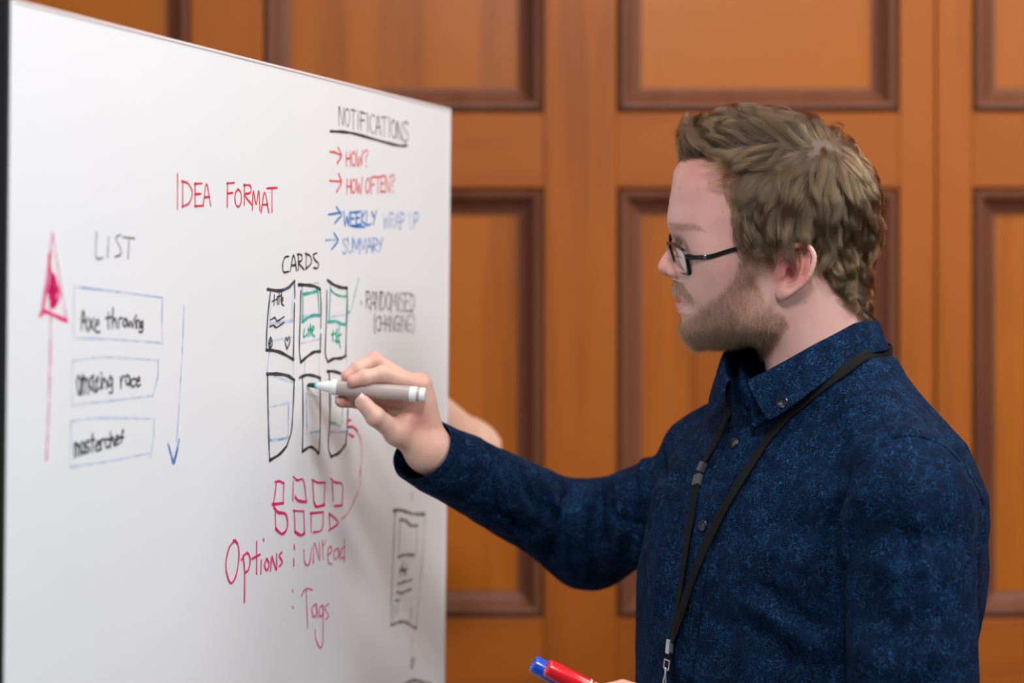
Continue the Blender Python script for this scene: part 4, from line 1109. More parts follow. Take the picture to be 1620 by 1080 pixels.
def nail(c, ax, nrm, ln, wd):
    """curved plate lying on a finger tip"""
    ax = ax / np.linalg.norm(ax); nrm = nrm - ax * (nrm @ ax); nrm /= np.linalg.norm(nrm); sd = np.cross(ax, nrm); V = []; F = []
    for j, h in ((0, .00018), (1, -.0006)):
        for a in np.linspace(-1, 1, 7):
            for b_ in np.linspace(-1, 1, 7):
                y = a * wd / 2 * math.sqrt(max(0, 1 - .32 * b_ ** 4)); V.append(c + ax * b_ * ln / 2 + sd * y - nrm * (y * y * 95 + (b_ * ln / 2) ** 2 * 20 - h))
    for j in (0, 1):
        for a in range(6):
            for b_ in range(6):
                q = [j * 49 + a * 7 + b_, j * 49 + a * 7 + b_ + 1, j * 49 + (a + 1) * 7 + b_ + 1, j * 49 + (a + 1) * 7 + b_]; F.append(q if j == 0 else q[::-1])
    from_arrays('nail', np.array(V), F, m_nail, man)
tt_, ti_ = P(*RH['thumb'][0][3]), P(*RH['thumb'][0][2])
nail(tt_ + (tt_ - ti_) / np.linalg.norm(tt_ - ti_) * .0015 + np.array([.0022, -.0074, .0026]), tt_ - ti_, np.array([.28, -.9, .33]), .0115, .0105)
rt_, ri_ = P(*RH['ring'][0][3]), P(*RH['ring'][0][2])
nail(rt_ + np.array([-.001, -.0057, .0026]), rt_ - ri_, np.array([-.1, -.9, .4]), .009, .0085)

# left hand with two capped markers, at the lower edge of the picture
LO = P(1000, 1110, 2.25)
ld = 2.25
mk = {}
def marker(px0, px1, d0, d1, capcol, label, body_label):
    a = P(*px0, d0); d = P(*px1, d1) - a; d /= np.linalg.norm(d); L_ = .138
    e = empty('marker_pen', tuple(a), label, 'marker pen')
    cm = plain(body_label + '_cap_plastic', capcol, .22, 0, .5)
    R = .0092
    lathe(a, d, [(0, .0002), (0, .0066), (.0006, .0078), (.0018, .0084), (.040, R), (.0415, R), (.0418, R - .0004)]).build('cap', cm, e, True)
    up = np.array([0, 0, 1.0]); sd = np.cross(d, up); sd /= np.linalg.norm(sd); up = np.cross(sd, d)
    m = MB()
    for k in range(5):                                    # ribs moulded on the cap's end
        an = math.radians(72 * k + 10); r = up * math.cos(an) + sd * math.sin(an)
        m.tube([a - d * .0004 + r * .0030, a - d * .0002 + r * .0058], .0007, 6)
    m.build('rib', cm, e)
    lathe(a, d, [(.0418, R + .0001), (.0420, R + .0003), (.0430, R + .0003), (.0432, R - .0002)]).build('ring', m_wplast, e, True)
    lathe(a, d, [(.0432, R - .0003), (.0436, R), (.060, R), (.0603, R - .0002)]).build('label_band', cm, e, True)
    for k in (0, 1):
        m = MB(); c = a + d * (.0475 + .006 * k); r = up * .90 + np.cross(up, d) * (.42 if np.cross(up, d)[1] < 0 else -.42); r /= np.linalg.norm(r); s2 = np.cross(d, r)
        V = [c + r * (R + .0001) + (d * math.cos(t) * .0017 + s2 * math.sin(t) * .0011) - r * (math.sin(t) ** 2 * .00006) for t in np.linspace(0, 2 * math.pi, 13)[:-1]]
        m.add(V, [tuple(range(12))]); m.build('white_mark', m_wplast, e)
    lathe(a, d, [(.0603, R - .0003), (.0605, R - .0001), (L_ - .002, R - .0002), (L_, R - .0015), (L_, .0003)]).build('barrel', m_wplast, e, True)
    mk[body_label] = (a, d, L_)
marker((865, 1055), (1000, 1126), 2.225, 2.235, (.70, .006, .018), 'red capped marker pen held in the lowered hand, in front of the blue one', 'red')
marker((843, 1049), (980, 1123), 2.247, 2.256, (.004, .075, .58), 'blue capped marker pen held in the lowered hand, behind the red one', 'blue')
LH = dict(
 thumb=([(1060, 1140, ld - .005), (1022, 1104, ld - .022), (985, 1091, ld - .024), (953, 1095, ld - .024)], [13, 11, 9.4, 7.8]),
 index=([(1040, 1112, ld + .030), (985, 1096, ld + .032), (958, 1118, ld + .022), (956, 1136, ld - .006)], [11, 9, 8, 6.8]),
 middle=([(1052, 1130, ld + .034), (1000, 1116, ld + .040), (972, 1140, ld + .024), (974, 1154, ld - .008)], [11, 9, 8, 6.8]),
 ring=([(1062, 1152, ld + .034), (1018, 1140, ld + .040), (990, 1162, ld + .024), (994, 1172, ld - .006)], [10.5, 8.6, 7.6, 6.6]),
 little=([(1070, 1172, ld + .030), (1034, 1164, ld + .034), (1010, 1180, ld + .020), (1016, 1188, ld - .002)], [9.5, 7.8, 6.8, 6.0]))
lwrist = (1112, 1180, ld - .012); lelbow = np.array([.372, 2.235, 1.125])
def left_hand(Q):
    H = {k: np.array([hp(*p, LO) for p in v[0]]) for k, v in LH.items()}; w = hp(*lwrist, LO)
    d = rc(Q, w, H['index'][0], 19, 13)
    for k in ('middle', 'ring', 'little'): d = smin(d, rc(Q, w, H[k][0], 18, 12), 8)
    d = smin(d, rc(Q, w, H['thumb'][1], 17, 11), 10)
    d = smin(d, rc(Q, w, (lelbow - LO) * 1e3 * .8, 23, 38), 10)
    for k, (pts, rad) in LH.items(): d = smin(d, chain(Q, H[k], rad, 1.5), 3.5)
    for k in ('red', 'blue'):
        a, dd_, L_ = mk[k]; d = smax(d, -rc(Q, (a - LO) * 1e3, (a + dd_ * L_ - LO) * 1e3, 9.0, 9.0), 1)
    return d
Vl, Ql = surface(left_hand, (-80, -75, -120), (300, 70, 45), 2.0)
body_parts.append((LO + Vl * 1e-3, Ql, hand_tint(Vl, LO, [], [(hp(985, 1085, ld - .03, LO), 12, RD, .35)])))

# ------------------------------------------------------------------ shirt
TO = np.array([.305, 2.43, 1.30])                       # middle of the chest
FA = math.radians(40)
tf = np.array([-math.cos(FA), -math.sin(FA), 0.0]); tl = np.array([math.sin(FA), -math.cos(FA), 0.0]); tz = np.array([0, 0, 1.0])
TM = np.stack([tl, tf, tz], 0)
def t2w(Q): return TO + (np.asarray(Q, float) @ TM) * 1e-3
def w2t(W): return ((np.asarray(W, float) - TO) @ TM.T) * 1e3
ZS = np.array([-560, -460, -350, -200, -100, 20, 100, 150, 185, 215, 250], float)
AS = np.array([186, 188, 186, 190, 194, 196, 186, 158, 116, 84, 70], float)
BS = np.array([122, 122, 120, 120, 124, 131, 122, 102, 84, 74, 72], float)
CS = np.array([16, 18, 22, 24, 19, 8, -2, -10, -12, -6, 2], float)
shL = w2t(P(1436, 800, 2.262)); shR = w2t(P(1092, 782, 2.57)); capL = w2t(P(1428, 752, 2.275)); capR = w2t(P(1112, 722, 2.55))
elL = w2t(np.array([.372, 2.225, 1.118])); wrL = w2t(P(1120, 1192, 2.238))
elR = w2t(P(928, 848, 2.665)); wrR = w2t(P(672, 714, 2.495)); 
def wr_axis():
    a = elR.copy(); b_ = wrR.copy(); d = (b_ - a) / np.linalg.norm(b_ - a); return a, b_, d
eaR, wbR, adR = wr_axis()
def torso(Q, grow=0.0):
    a = np.interp(Q[:, 2], ZS, AS) + grow; b_ = np.interp(Q[:, 2], ZS, BS) + grow; c = np.interp(Q[:, 2], ZS, CS)
    a = a * np.where(Q[:, 0] > 0, np.interp(Q[:, 2], [-500, -330, -200, -60, 70], [1, .96, .84, .84, 1.0]), 1.0)
    y = Q[:, 1] - c
    e = 2.35
    r = (np.abs(Q[:, 0] / a) ** e + np.abs(y / b_) ** e) ** (1 / e)
    return (r - 1) * np.minimum(a, b_) * .9
def shirt(Q):
    d = torso(Q)
    d = smin(d, el(Q, (0, -66, 0), (140, 76, 120)), 36)                       # shoulder blades
    d = smin(d, rc(Q, (50, -16, 204), capL, 27, 47), 26)
    d = smin(d, rc(Q, (-50, -16, 204), capR, 28, 46), 26)
    d = smin(d, el(Q, (0, -34, 196), (64, 46, 46)), 24)
    d = smax(d, Q[:, 2] - 236, 6)
    d = smax(d, -el(Q, (0, 22, 232), (54, 70, 58)), 6)
    armL = smin(rc(Q, shL, elL, 62, 60), rc(Q, capL, shL, 50, 58), 20)
    armL = smin(armL, rc(Q, elL, wrL, 57, 40), 18)
    armR = rc(Q, shR, elR, 52, 54)
    fo = rc(Q, elR, wbR + adR * 14, 52, 33)
    armR = smin(armR, fo, 26)
    armR = smin(armR, el(Q, elR + np.array([0, -6, -8]), (44, 43, 36)), 22)
    armR = smax(armR, ((Q - wbR.astype(f32)) @ adR.astype(f32)) + 42, 3)
    axL = (elL - wrL) / np.linalg.norm(elL - wrL)
    armL = smax(armL, -((Q - wrL.astype(f32)) @ axL.astype(f32)) - 3, 2)
    d = smin(d, armR, 16)
    return smin(d, armL, 5)
Vs, Qs = surface(shirt, (-330, -230, -455), (300, 330, 250), 3.6)

def march(fn, px, py, to_l, d0=2.0, d1=3.0):
    """first hit of a pixel's ray with the surface, world"""
    o = np.array([0, 0, EYE]); dr = np.array([(px - 810) / FPX, 1.0, (540 - py) / FPX]); t = d0
    for _ in range(160):
        s = float(fn(to_l((o + dr * t)[None]).astype(f32))[0])
        if abs(s) < .15: break
        t += min(max(s * .7e-3, -.02), .03)
        if t > d1: return None
    return o + dr * t
def shirt_at(px, py): return march(shirt, px, py, w2t)
# folds pressed into and raised from the cloth, traced in the photograph, placed on the body
FOLDS = [  # pixels, half width mm, height mm
 ([(1362, 588), (1386, 632), (1414, 692)], 2.2, -1.6), ([(1414, 692), (1450, 690), (1490, 706), (1530, 748), (1556, 800)], 2.2, -1.8), ([(1414, 692), (1392, 712), (1366, 752), (1340, 790)], 2.4, -1.4),
 ([(1452, 684), (1492, 700), (1532, 740)], 3, .8),
 ([(1395, 712), (1378, 760), (1360, 800)], 7, 3.5), ([(1340, 740), (1328, 790), (1312, 840)], 9, -6), ([(1365, 775), (1345, 830), (1338, 900)], 9, 4), ([(1310, 800), (1312, 900), (1322, 1000), (1326, 1078)], 9, -7),
 ([(1395, 830), (1440, 850), (1500, 835)], 10, -2.5), ([(1350, 880), (1420, 905), (1480, 895)], 12, 3), ([(1340, 960), (1420, 990), (1500, 965)], 12, -3), ([(1345, 1030), (1430, 1060), (1500, 1030)], 12, 3),
 ([(1460, 800), (1462, 900), (1470, 1060)], 7, 2.5), ([(1435, 820), (1432, 930)], 7, -2),
 ([(1185, 915), (1225, 945), (1275, 985), (1310, 1000)], 10, -6), ([(1190, 955), (1240, 985), (1300, 1035)], 8, 4), ([(1150, 975), (1210, 1010), (1270, 1060)], 11, -6), ([(1280, 900), (1240, 880), (1200, 870)], 11, 3), ([(1295, 840), (1250, 830), (1210, 835)], 9, -3),
 ([(1300, 740), (1270, 800), (1250, 850)], 11, 3), ([(1280, 700), (1240, 760), (1215, 820)], 10, -2.5), ([(1100, 880), (1090, 960), (1085, 1060)], 12, -2.5), ([(1050, 760), (1048, 860), (1040, 980)], 9, 3), ([(1070, 740), (1072, 860), (1062, 1000)], 9, -3),
 ([(1042, 690), (1048, 760), (1044, 860)], 7, -6), ([(1028, 690), (1020, 740), (1010, 800)], 8, 5),
 ([(950, 748), (946, 800), (958, 880)], 6, -6), ([(968, 742), (984, 790), (974, 890)], 6, 5.5), ([(995, 740), (1010, 800), (992, 880)], 6, -6), ([(932, 765), (922, 830), (928, 905)], 7, 5), ([(905, 768), (884, 830), (872, 895)], 7, -5.5), ([(850, 742), (872, 790), (896, 812)], 6, 4), ([(800, 722), (840, 780), (862, 850)], 7, -5), ([(762, 716), (792, 770), (804, 838)], 7, 4), ([(740, 745), (780, 800), (850, 860)], 7, -4.5), ([(830, 800), (880, 850), (900, 900)], 6, 4.5), ([(1015, 780), (1000, 850), (1010, 890)], 5, 4.5), ([(960, 800), (1000, 830), (1030, 835)], 5, -4),
 ([(724, 700), (716, 740), (694, 790)], 1.6, -1.5),
 ([(1120, 640), (1100, 700), (1090, 760)], 10, -2), ([(1140, 670), (1125, 740)], 9, 2.2),
 ([(1440, 640), (1480, 680), (1520, 760)], 12, 1.5), ([(1330, 610), (1350, 680), (1360, 740)], 12, 1.6), ([(1560, 800), (1556, 850), (1545, 900)], 8, 2)]
disp = np.zeros(len(Vs))
for pts, wd, h in FOLDS:
    hit = [shirt_at(*p) for p in catmull(pts, 4)]
    hit = [w2t(p) for p in hit if p is not None]
    if len(hit) < 2: continue
    dmin = np.full(len(Vs), 1e9); par = np.zeros(len(Vs))
    for i in range(len(hit) - 1):
        a = hit[i]; ab = hit[i + 1] - a
        if np.linalg.norm(ab) > 60: continue
        tq = np.clip(((Vs - a) @ ab) / (ab @ ab + 1e-9), 0, 1); dq = np.linalg.norm(Vs - a - tq[:, None] * ab, axis=1)
        u = dq < dmin; dmin[u] = dq[u]; par[u] = (i + tq[u]) / (len(hit) - 1)
    fade = 1.0 if wd < 3.5 else smooth01(par * 5 + .25) * smooth01((1 - par) * 5 + .25)
    disp += (h if wd < 3.5 else 1.5 * h) * np.exp(-(dmin / wd) ** 2) * fade
Nv = vnormals(Vs, Qs)
disp += 1.3 * vnoise(Vs / np.array([34, 34, 60]), 1) + .8 * vnoise(Vs / np.array([15, 15, 30]) + 7, 2)
Vs = Vs + Nv * disp[:, None]
Vs = laplace(Vs, Qs, 1, .4)

m_shirt, nt, N, L, b = new_mat('navy_paisley_cotton')
tc = N.new('ShaderNodeTexCoord')
def noise(sc, det, dist=0.0, src=None):
    n = N.new('ShaderNodeTexNoise'); n.inputs['Scale'].default_value = sc; n.inputs['Detail'].default_value = det; n.inputs['Distortion'].default_value = dist
    L.new(src or tc.outputs['Object'], n.inputs['Vector']); return n
def math_(op, a, b_=None, c=None):
    n = N.new('ShaderNodeMath'); n.operation = op
    for i, v in enumerate((a, b_, c)):
        if v is None: continue
        if isinstance(v, (int, float)): n.inputs[i].default_value = v
        else: L.new(v, n.inputs[i])
    return n.outputs[0]
w1 = noise(78, 1.5, 1.9); w2 = noise(160, 1, 1.2); big = noise(34, 2); fine_ = noise(300, 2)
def lines(src, k, th):
    f = math_('FRACT', math_('MULTIPLY', src, k)); dd = math_('ABSOLUTE', math_('SUBTRACT', f, .5))
    mr = N.new('ShaderNodeMapRange'); mr.interpolation_type = 'SMOOTHSTEP'; mr.inputs['From Min'].default_value = th * 1.0; mr.inputs['From Max'].default_value = th * .25
    L.new(dd, mr.inputs['Value']); return mr.outputs[0]
l1 = lines(w1.outputs['Fac'], 5.5, .15); l2 = lines(w2.outputs['Fac'], 4.5, .13)
patch = N.new('ShaderNodeMapRange'); patch.inputs['From Min'].default_value = .46; patch.inputs['From Max'].default_value = .62; L.new(big.outputs['Fac'], patch.inputs['Value'])
patch2 = N.new('ShaderNodeMapRange'); patch2.inputs['From Min'].default_value = .36; patch2.inputs['From Max'].default_value = .54
L.new(noise(58, 2, .8).outputs['Fac'], patch2.inputs['Value'])
ln = math_('MAXIMUM', math_('MULTIPLY', l1, math_('MULTIPLY_ADD', patch2.outputs[0], .5, .4)), math_('MULTIPLY', math_('MULTIPLY', l2, math_('MULTIPLY_ADD', patch2.outputs[0], .6, .3)), .8))
fill = math_('MULTIPLY', patch.outputs[0], math_('MULTIPLY_ADD', fine_.outputs['Fac'], .8, .2))
tot = math_('ADD', math_('MULTIPLY', ln, .80), math_('MULTIPLY', fill, .20))
rp = N.new('ShaderNodeValToRGB')
rp.color_ramp.elements[0].position = 0; rp.color_ramp.elements[0].color = (.0017, .0064, .0205, 1)
rp.color_ramp.elements[1].position = 1; rp.color_ramp.elements[1].color = (.019, .074, .180, 1)
q = rp.color_ramp.elements.new(.45); q.color = (.0045, .0205, .0610, 1)
L.new(tot, rp.inputs['Fac']); L.new(rp.outputs[0], b.inputs['Base Color'])
b.inputs['Roughness'].default_value = .85; b.inputs['Specular IOR Level'].default_value = .07
pass
wv = noise(900, 1); bp = N.new('ShaderNodeBump'); bp.inputs['Strength'].default_value = .25; bp.inputs['Distance'].default_value = .0004
L.new(wv.outputs['Fac'], bp.inputs['Height']); L.new(bp.outputs[0], b.inputs['Normal'])

sh = from_arrays('shirt', t2w(Vs), Qs, m_shirt, man)
sh['label'] = 'navy shirt with a fine blue paisley print'

# collar: a stand round the neck and a leaf folded over it, open at the front
NKC = np.array([.295, 2.430, 0.0])
def ring(th, r_l, r_f, dz=0.0):
    """th from the front, positive to his left; the height follows the tilted neck line"""
    c, s_ = math.cos(th), math.sin(th)
    f = (r_f + .0110) * c if c > 0 else r_f * .86 * c
    z = np.interp(abs(math.degrees(th)), [0, 11, 25, 40, 60, 90, 180], [1.505, 1.511, 1.519, 1.530, 1.546, 1.567, 1.573]) + dz
    return NKC + tf * f + tl * r_l * s_ + np.array([0, 0, z])
def collar_mesh(sgn):
    V, F = [], []; th0 = math.radians(10); ths = np.linspace(th0, math.pi, 34)
    rows_ = []
    for j, th in enumerate(ths):
        dg_ = math.degrees(th)
        drop = np.interp(dg_, [10, 30, 60, 100, 180], [.041, .039, .036, .031, .028])
        sw = math.radians(np.interp(dg_, [10, 50, 75], [20 if sgn > 0 else 9, 7 if sgn > 0 else 4, 0]))
        inn = [ring(sgn * th, .0670, .0800, -.050), ring(sgn * th, .0655, .081, -.015), ring(sgn * th, .0650, .0825, -.001)]
        top = ring(sgn * th, .0665, .0845, .0022)
        out = []
        for q_ in (.03, .25, .5, .75, 1.0):
            fl = .0030 + .0125 * q_ ** 1.1
            a_ = ring(sgn * (th + sw * q_), .0665 + fl, .0845 + fl, 0.0)
            a_[2] = ring(sgn * th, 0, 0)[2] + .0022 - drop * q_
            out.append(a_)
        rows_.append(inn + [top] + out)
    n = len(rows_[0])
    for r in rows_: V += r
    for j in range(len(rows_) - 1):
        for k in range(n - 1): F.append((j * n + k, j * n + k + 1, (j + 1) * n + k + 1, (j + 1) * n + k))
    return np.array(V), F, n, len(rows_)
def solidify(o, th, sub=1):
    m = o.modifiers.new('s', 'SOLIDIFY'); m.thickness = th; m.offset = 0
    if sub: s_ = o.modifiers.new('u', 'SUBSURF'); s_.levels = sub; s_.render_levels = sub
    dg = bpy.context.evaluated_depsgraph_get(); me = bpy.data.meshes.new_from_object(o.evaluated_get(dg)); o.modifiers.clear(); o.data = me
    me.polygons.foreach_set('use_smooth', np.ones(len(me.polygons), bool))
for sg in (1, -1):
    V, F, n_, r_ = collar_mesh(sg)
    o = from_arrays('collar', V, F, m_shirt, sh_parent if False else man); solidify(o, .0012)
    o.parent = sh; o.name = 'collar'

# cuff of the raised arm, an open band round the wrist
def cuff(mid, ax, r0, r1, ln, name='cuff'):
    ax = ax / np.linalg.norm(ax); u = np.cross(ax, (0, 0, 1.0)); u /= np.linalg.norm(u); w = np.cross(ax, u); n = 40; V = []
    prof = [(-.050 - ln, r0 * .96), (-.040 - ln, r0 * 1.04), (-.002 - ln, r0 * 1.03), (.000 - ln, r0 * .995), (.002 - ln, r0 * 1.035), (-ln * .5, (r0 + r1) / 2 * 1.03), (-.001, r1 * 1.01), (0, r1 * .99), (-.003, r1 * .955), (-ln, r0 * .93), (-ln - .012, r0 * .90)]
    for a, r in prof:
        for k in range(n):
            t = 2 * math.pi * k / n; wob = 1 + .022 * math.sin(3 * t + a * 90) + .012 * math.sin(7 * t + a * 210)
            V.append(mid + ax * (a + .006 * math.sin(t + .6)) + (u * math.cos(t) * 1.02 + w * math.sin(t) * .98) * r * wob)
    F = [(i * n + k, i * n + (k + 1) % n, (i + 1) * n + (k + 1) % n, (i + 1) * n + k) for i in range(len(prof) - 1) for k in range(n)]
    o = from_arrays(name, np.array(V), F, m_shirt, man); o.parent = sh
    return u, w
cax = (t2w(wbR[None])[0] - t2w(elR[None])[0]); cax /= np.linalg.norm(cax)
cuff(t2w(wbR[None])[0] + cax * .004, cax, .0385, .0355, .058)

# button placket and buttons
def surf_strip(pxs, half, lift, name, mat, parent, n_sub=6, edge=.0006):
    c = [shirt_at(*p) for p in catmull(pxs, n_sub)]; c = np.array([p for p in c if p is not None])
    _, G = grad(shirt, w2t(c).astype(f32), 2.0); nn = G @ TM
    for _ in range(3): nn[1:-1] = (nn[:-2] + nn[1:-1] * 2 + nn[2:]) / 4
    t = np.gradient(c, axis=0); t /= np.linalg.norm(t, axis=1)[:, None]; sd = np.cross(t, nn); sd /= np.linalg.norm(sd, axis=1)[:, None]
    cols_ = np.linspace(-1, 1, 7); V = []
    for i in range(len(c)):
        for a in cols_:
            q = c[i] + sd[i] * a * half
            lq = w2t(q[None]).astype(f32)
            for _ in range(2):
                f0, g0 = grad(shirt, lq, 1.0); lq = lq - f0[:, None] * g0
            V.append(t2w(lq)[0] + nn[i] * (lift if abs(a) < .99 else lift * .35))
    k = len(cols_); F = [(i * k + j, i * k + j + 1, (i + 1) * k + j + 1, (i + 1) * k + j) for i in range(len(c) - 1) for j in range(k - 1)]
    o = from_arrays(name, np.array(V), F, mat, man); solidify(o, edge, 0); o.parent = parent
    return o
surf_strip([(1190, 652), (1166, 703), (1140, 765), (1115, 832), (1100, 905), (1090, 980), (1078, 1079)], .0165, .0022, 'placket', m_shirt, sh, 5)
m_button = plain('dark_navy_button', (.006, .008, .014), .22, 0, .2)
m_thread = plain('black_thread', (.01, .01, .012), .7)
def button(p, nn, R, parent):
    nn = nn / np.linalg.norm(nn); a = np.cross(nn, (0, 0, 1)); a /= np.linalg.norm(a); b_ = np.cross(nn, a)
    pr = [(0, 0), (.30 * R, .0001), (.62 * R, .0002), (.72 * R, .0012), (.88 * R, .0015), (R, .0009), (R, -.0006)]
    m = MB(); V = []; n = 20
    for r, h in pr: V += [p + (a * math.cos(2 * math.pi * k / n) + b_ * math.sin(2 * math.pi * k / n)) * max(r, 1e-5) + nn * (h + .0008) for k in range(n)]
    m.add(V, [(i * n + k, i * n + (k + 1) % n, (i + 1) * n + (k + 1) % n, (i + 1) * n + k) for i in range(len(pr) - 1) for k in range(n)])
    m.build('button', m_button, parent, True)
def button_px(px, py, R=.0055, lift=.0022):
    p = shirt_at(px, py); _, G = grad(shirt, w2t(p[None]).astype(f32), 2.0); nn = (G @ TM)[0]
    button(p + nn * lift, nn, R, sh)
for p_ in ((1165, 703), (1116, 832), (1092, 963)): button_px(*p_)

# ------------------------------------------------------------------ the rest of the man: body under the clothes, trousers, shoes
def under(Q):
    d = torso(Q, -18.0)
    d = smin(d, rc(Q, shL, elL, 44, 36), 20); d = smin(d, rc(Q, elL, wrL, 36, 25), 10)
    d = smin(d, rc(Q, shR, elR, 42, 36), 20); d = smin(d, rc(Q, elR, wbR, 34, 22), 10)
    d = smax(d, Q[:, 2] - 190, 10)
    return smin(d, rc(Q, (0, -6, 150), (0, 4, 196), 48, 40), 16)
Vu, Qu = surface(under, (-330, -230, -420), (300, 330, 270), 10.0)
body_parts.append((t2w(Vu), Qu, np.tile(np.array([.64, .385, .31]), (len(Vu), 1))))
offs = np.cumsum([0] + [len(v) for v, _, _ in body_parts])
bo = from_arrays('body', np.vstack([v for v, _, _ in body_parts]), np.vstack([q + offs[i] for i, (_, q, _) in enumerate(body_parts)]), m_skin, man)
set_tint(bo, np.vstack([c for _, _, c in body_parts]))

m_trouser = plain('charcoal_trouser_cloth', (.035, .037, .042), .85)
m_shoe = plain('black_leather', (.015, .014, .013), .35)
def trousers(Q):
    d = np.maximum(torso(Q, -9), Q[:, 2] + 352)
    d = smax(d, -(Q[:, 2] + 470), 10)
    for s in (-1, 1):
        d = smin(d, rc(Q, (86 * s, 16, -470), (92 * s, 12, -800), 86, 66), 24)
        d = smin(d, rc(Q, (92 * s, 12, -800), (96 * s, -6, -1205), 66, 58), 14)
    return smax(d, -(Q[:, 2] + 1222), 6)
def shoe_f(Q, s):
    d = rc(Q, (96 * s, -50, -1262), (104 * s, 130, -1264), 36, 34)
    d = smin(d, rc(Q, (96 * s, -45, -1225), (100 * s, 40, -1235), 36, 30), 20)
    return np.maximum(d, -(Q[:, 2] + 1299.5))
Vt, Qt = surface(trousers, (-240, -200, -1235), (240, 220, -340), 11.0)
from_arrays('trousers', t2w(Vt), Qt, m_trouser, man)
for s in (-1, 1):
    Vq, Qq = surface(lambda Q: shoe_f(Q, s), (96 * s - 60, -110, -1310), (104 * s + 60, 190, -1170), 7.0)
    from_arrays('shoe', t2w(Vq), Qq, m_shoe, man)

# ------------------------------------------------------------------ lanyard
m_strap, nt, N, L, b = new_mat('black_woven_strap')
tc = N.new('ShaderNodeTexCoord'); wv = N.new('ShaderNodeTexWave'); wv.inputs['Scale'].default_value = 420; wv.inputs['Distortion'].default_value = 1
L.new(tc.outputs['Object'], wv.inputs['Vector'])
rp = N.new('ShaderNodeValToRGB'); rp.color_ramp.elements[0].color = (.0022, .0022, .0026, 1); rp.color_ramp.elements[1].color = (.0105, .011, .0115, 1)
L.new(wv.outputs['Fac'], rp.inputs['Fac']); L.new(rp.outputs[0], b.inputs['Base Color']); b.inputs['Roughness'].default_value = .8; b.inputs['Specular IOR Level'].default_value = .15
m_chrome = plain('polished_steel', (.75, .76, .78), .16, 1.0)
m_clip = plain('grey_clip_plastic', (.040, .042, .045), .45)
lan = empty('lanyard', tuple(P(1300, 560, 2.40)), 'black neck lanyard with a silver crimp hanging over the navy shirt', 'lanyard')
def ribbon(c, nn, width, th, name, mat, parent, twist=None):
    c = np.array(c); nn = np.array(nn)
    t = np.gradient(c, axis=0); t /= np.linalg.norm(t, axis=1)[:, None]
    sd = np.cross(t, nn); sd /= np.linalg.norm(sd, axis=1)[:, None]; n2 = np.cross(sd, t)
    if twist is not None:
        ct, st = np.cos(twist)[:, None], np.sin(twist)[:, None]; sd, n2 = sd * ct + n2 * st, n2 * ct - sd * st
    V = []
    for i in range(len(c)):
        for a, h in ((-1, 0), (-.8, 1), (-.35, .8), (0, 1), (.35, .8), (.8, 1), (1, 0), (.8, -1), (0, -1), (-.8, -1)): V.append(c[i] + sd[i] * a * width / 2 + n2[i] * h * th / 2)
    k = 10; F = [(i * k + j, i * k + (j + 1) % k, (i + 1) * k + (j + 1) % k, (i + 1) * k + j) for i in range(len(c) - 1) for j in range(k)] + [tuple(range(k))[::-1], tuple((len(c) - 1) * k + j for j in range(k))]
    return from_arrays(name, np.array(V), F, mat, parent)
def on_shirt(pxs, lift, n=5):
    C, G_ = [], []
    for i, p in enumerate(catmull(pxs, n)):
        q = shirt_at(*p)
        if q is None: continue
        _, g = grad(shirt, w2t(q[None]).astype(f32), 3.0); nn = (g @ TM)[0]
        f = i / (len(pxs) * n); l_ = lift if np.isscalar(lift) else np.interp(f, np.linspace(0, 1, len(lift)), lift)
        C.append(q + nn * l_); G_.append(nn)
    return C, G_
from mathutils.bvhtree import BVHTree
def cloth_bvh():
    V, F = [], []
    for o in [sh] + [c for c in sh.children if c.name.startswith(('collar', 'placket'))]:
        n0 = len(V); V += [tuple(np.array(v.co) + np.array(man.location)) for v in o.data.vertices]; F += [tuple(i + n0 for i in p.vertices) for p in o.data.polygons]
    return BVHTree.FromPolygons(V, F)
BVH = cloth_bvh()
def cloth_at(px, py):
    d = Vector(((px - 810) / FPX, 1.0, (540 - py) / FPX)).normalized()
    p_, n_, _, _ = BVH.ray_cast(Vector((0, 0, EYE)), d)
    if p_ is None: return None, None
    n_ = np.array(n_); return np.array(p_), (n_ if n_ @ np.array(d) < 0 else -n_)
def on_cloth(pxs, lift, n=5):
    C, G_ = [], []
    for p in catmull(pxs, n):
        q, g = cloth_at(*p)
        if q is None: continue
        C.append(q + g * lift); G_.append(g)
    return C, G_
# seams: a stitched step along the yoke and the armhole
def seam(pxs, width=.0065, lift=.0009):
    C, G_ = on_cloth(pxs, 0.0, 6); c, nn = np.array(C), np.array(G_)
    for _ in range(3): nn[1:-1] = (nn[:-2] + 2 * nn[1:-1] + nn[2:]) / 4
    nn /= np.linalg.norm(nn, axis=1)[:, None]
    t = np.gradient(c, axis=0); t /= np.linalg.norm(t, axis=1)[:, None]; sd = np.cross(t, nn); sd /= np.linalg.norm(sd, axis=1)[:, None]
    V = []
    for i in range(len(c)):
        for a, h in ((0, -.002), (0, lift), (.12, lift * 1.25), (.7, lift * .7), (1, -.0012)): V.append(c[i] + sd[i] * a * width + nn[i] * h)
    o = from_arrays('seam', np.array(V), [(i * 5 + j, i * 5 + j + 1, (i + 1) * 5 + j + 1, (i + 1) * 5 + j) for i in range(len(c) - 1) for j in range(4)], m_shirt, man); o.parent = sh
seam([(1352, 580), (1368, 602), (1386, 632), (1402, 664), (1415, 692)])
seam([(1556, 800), (1545, 772), (1530, 746), (1510, 722), (1490, 705), (1468, 695), (1445, 690), (1415, 692), (1396, 706), (1380, 724)])
q_, g_ = cloth_at(1238, 637); button(q_ - g_ * .0006, g_, .0055, sh)
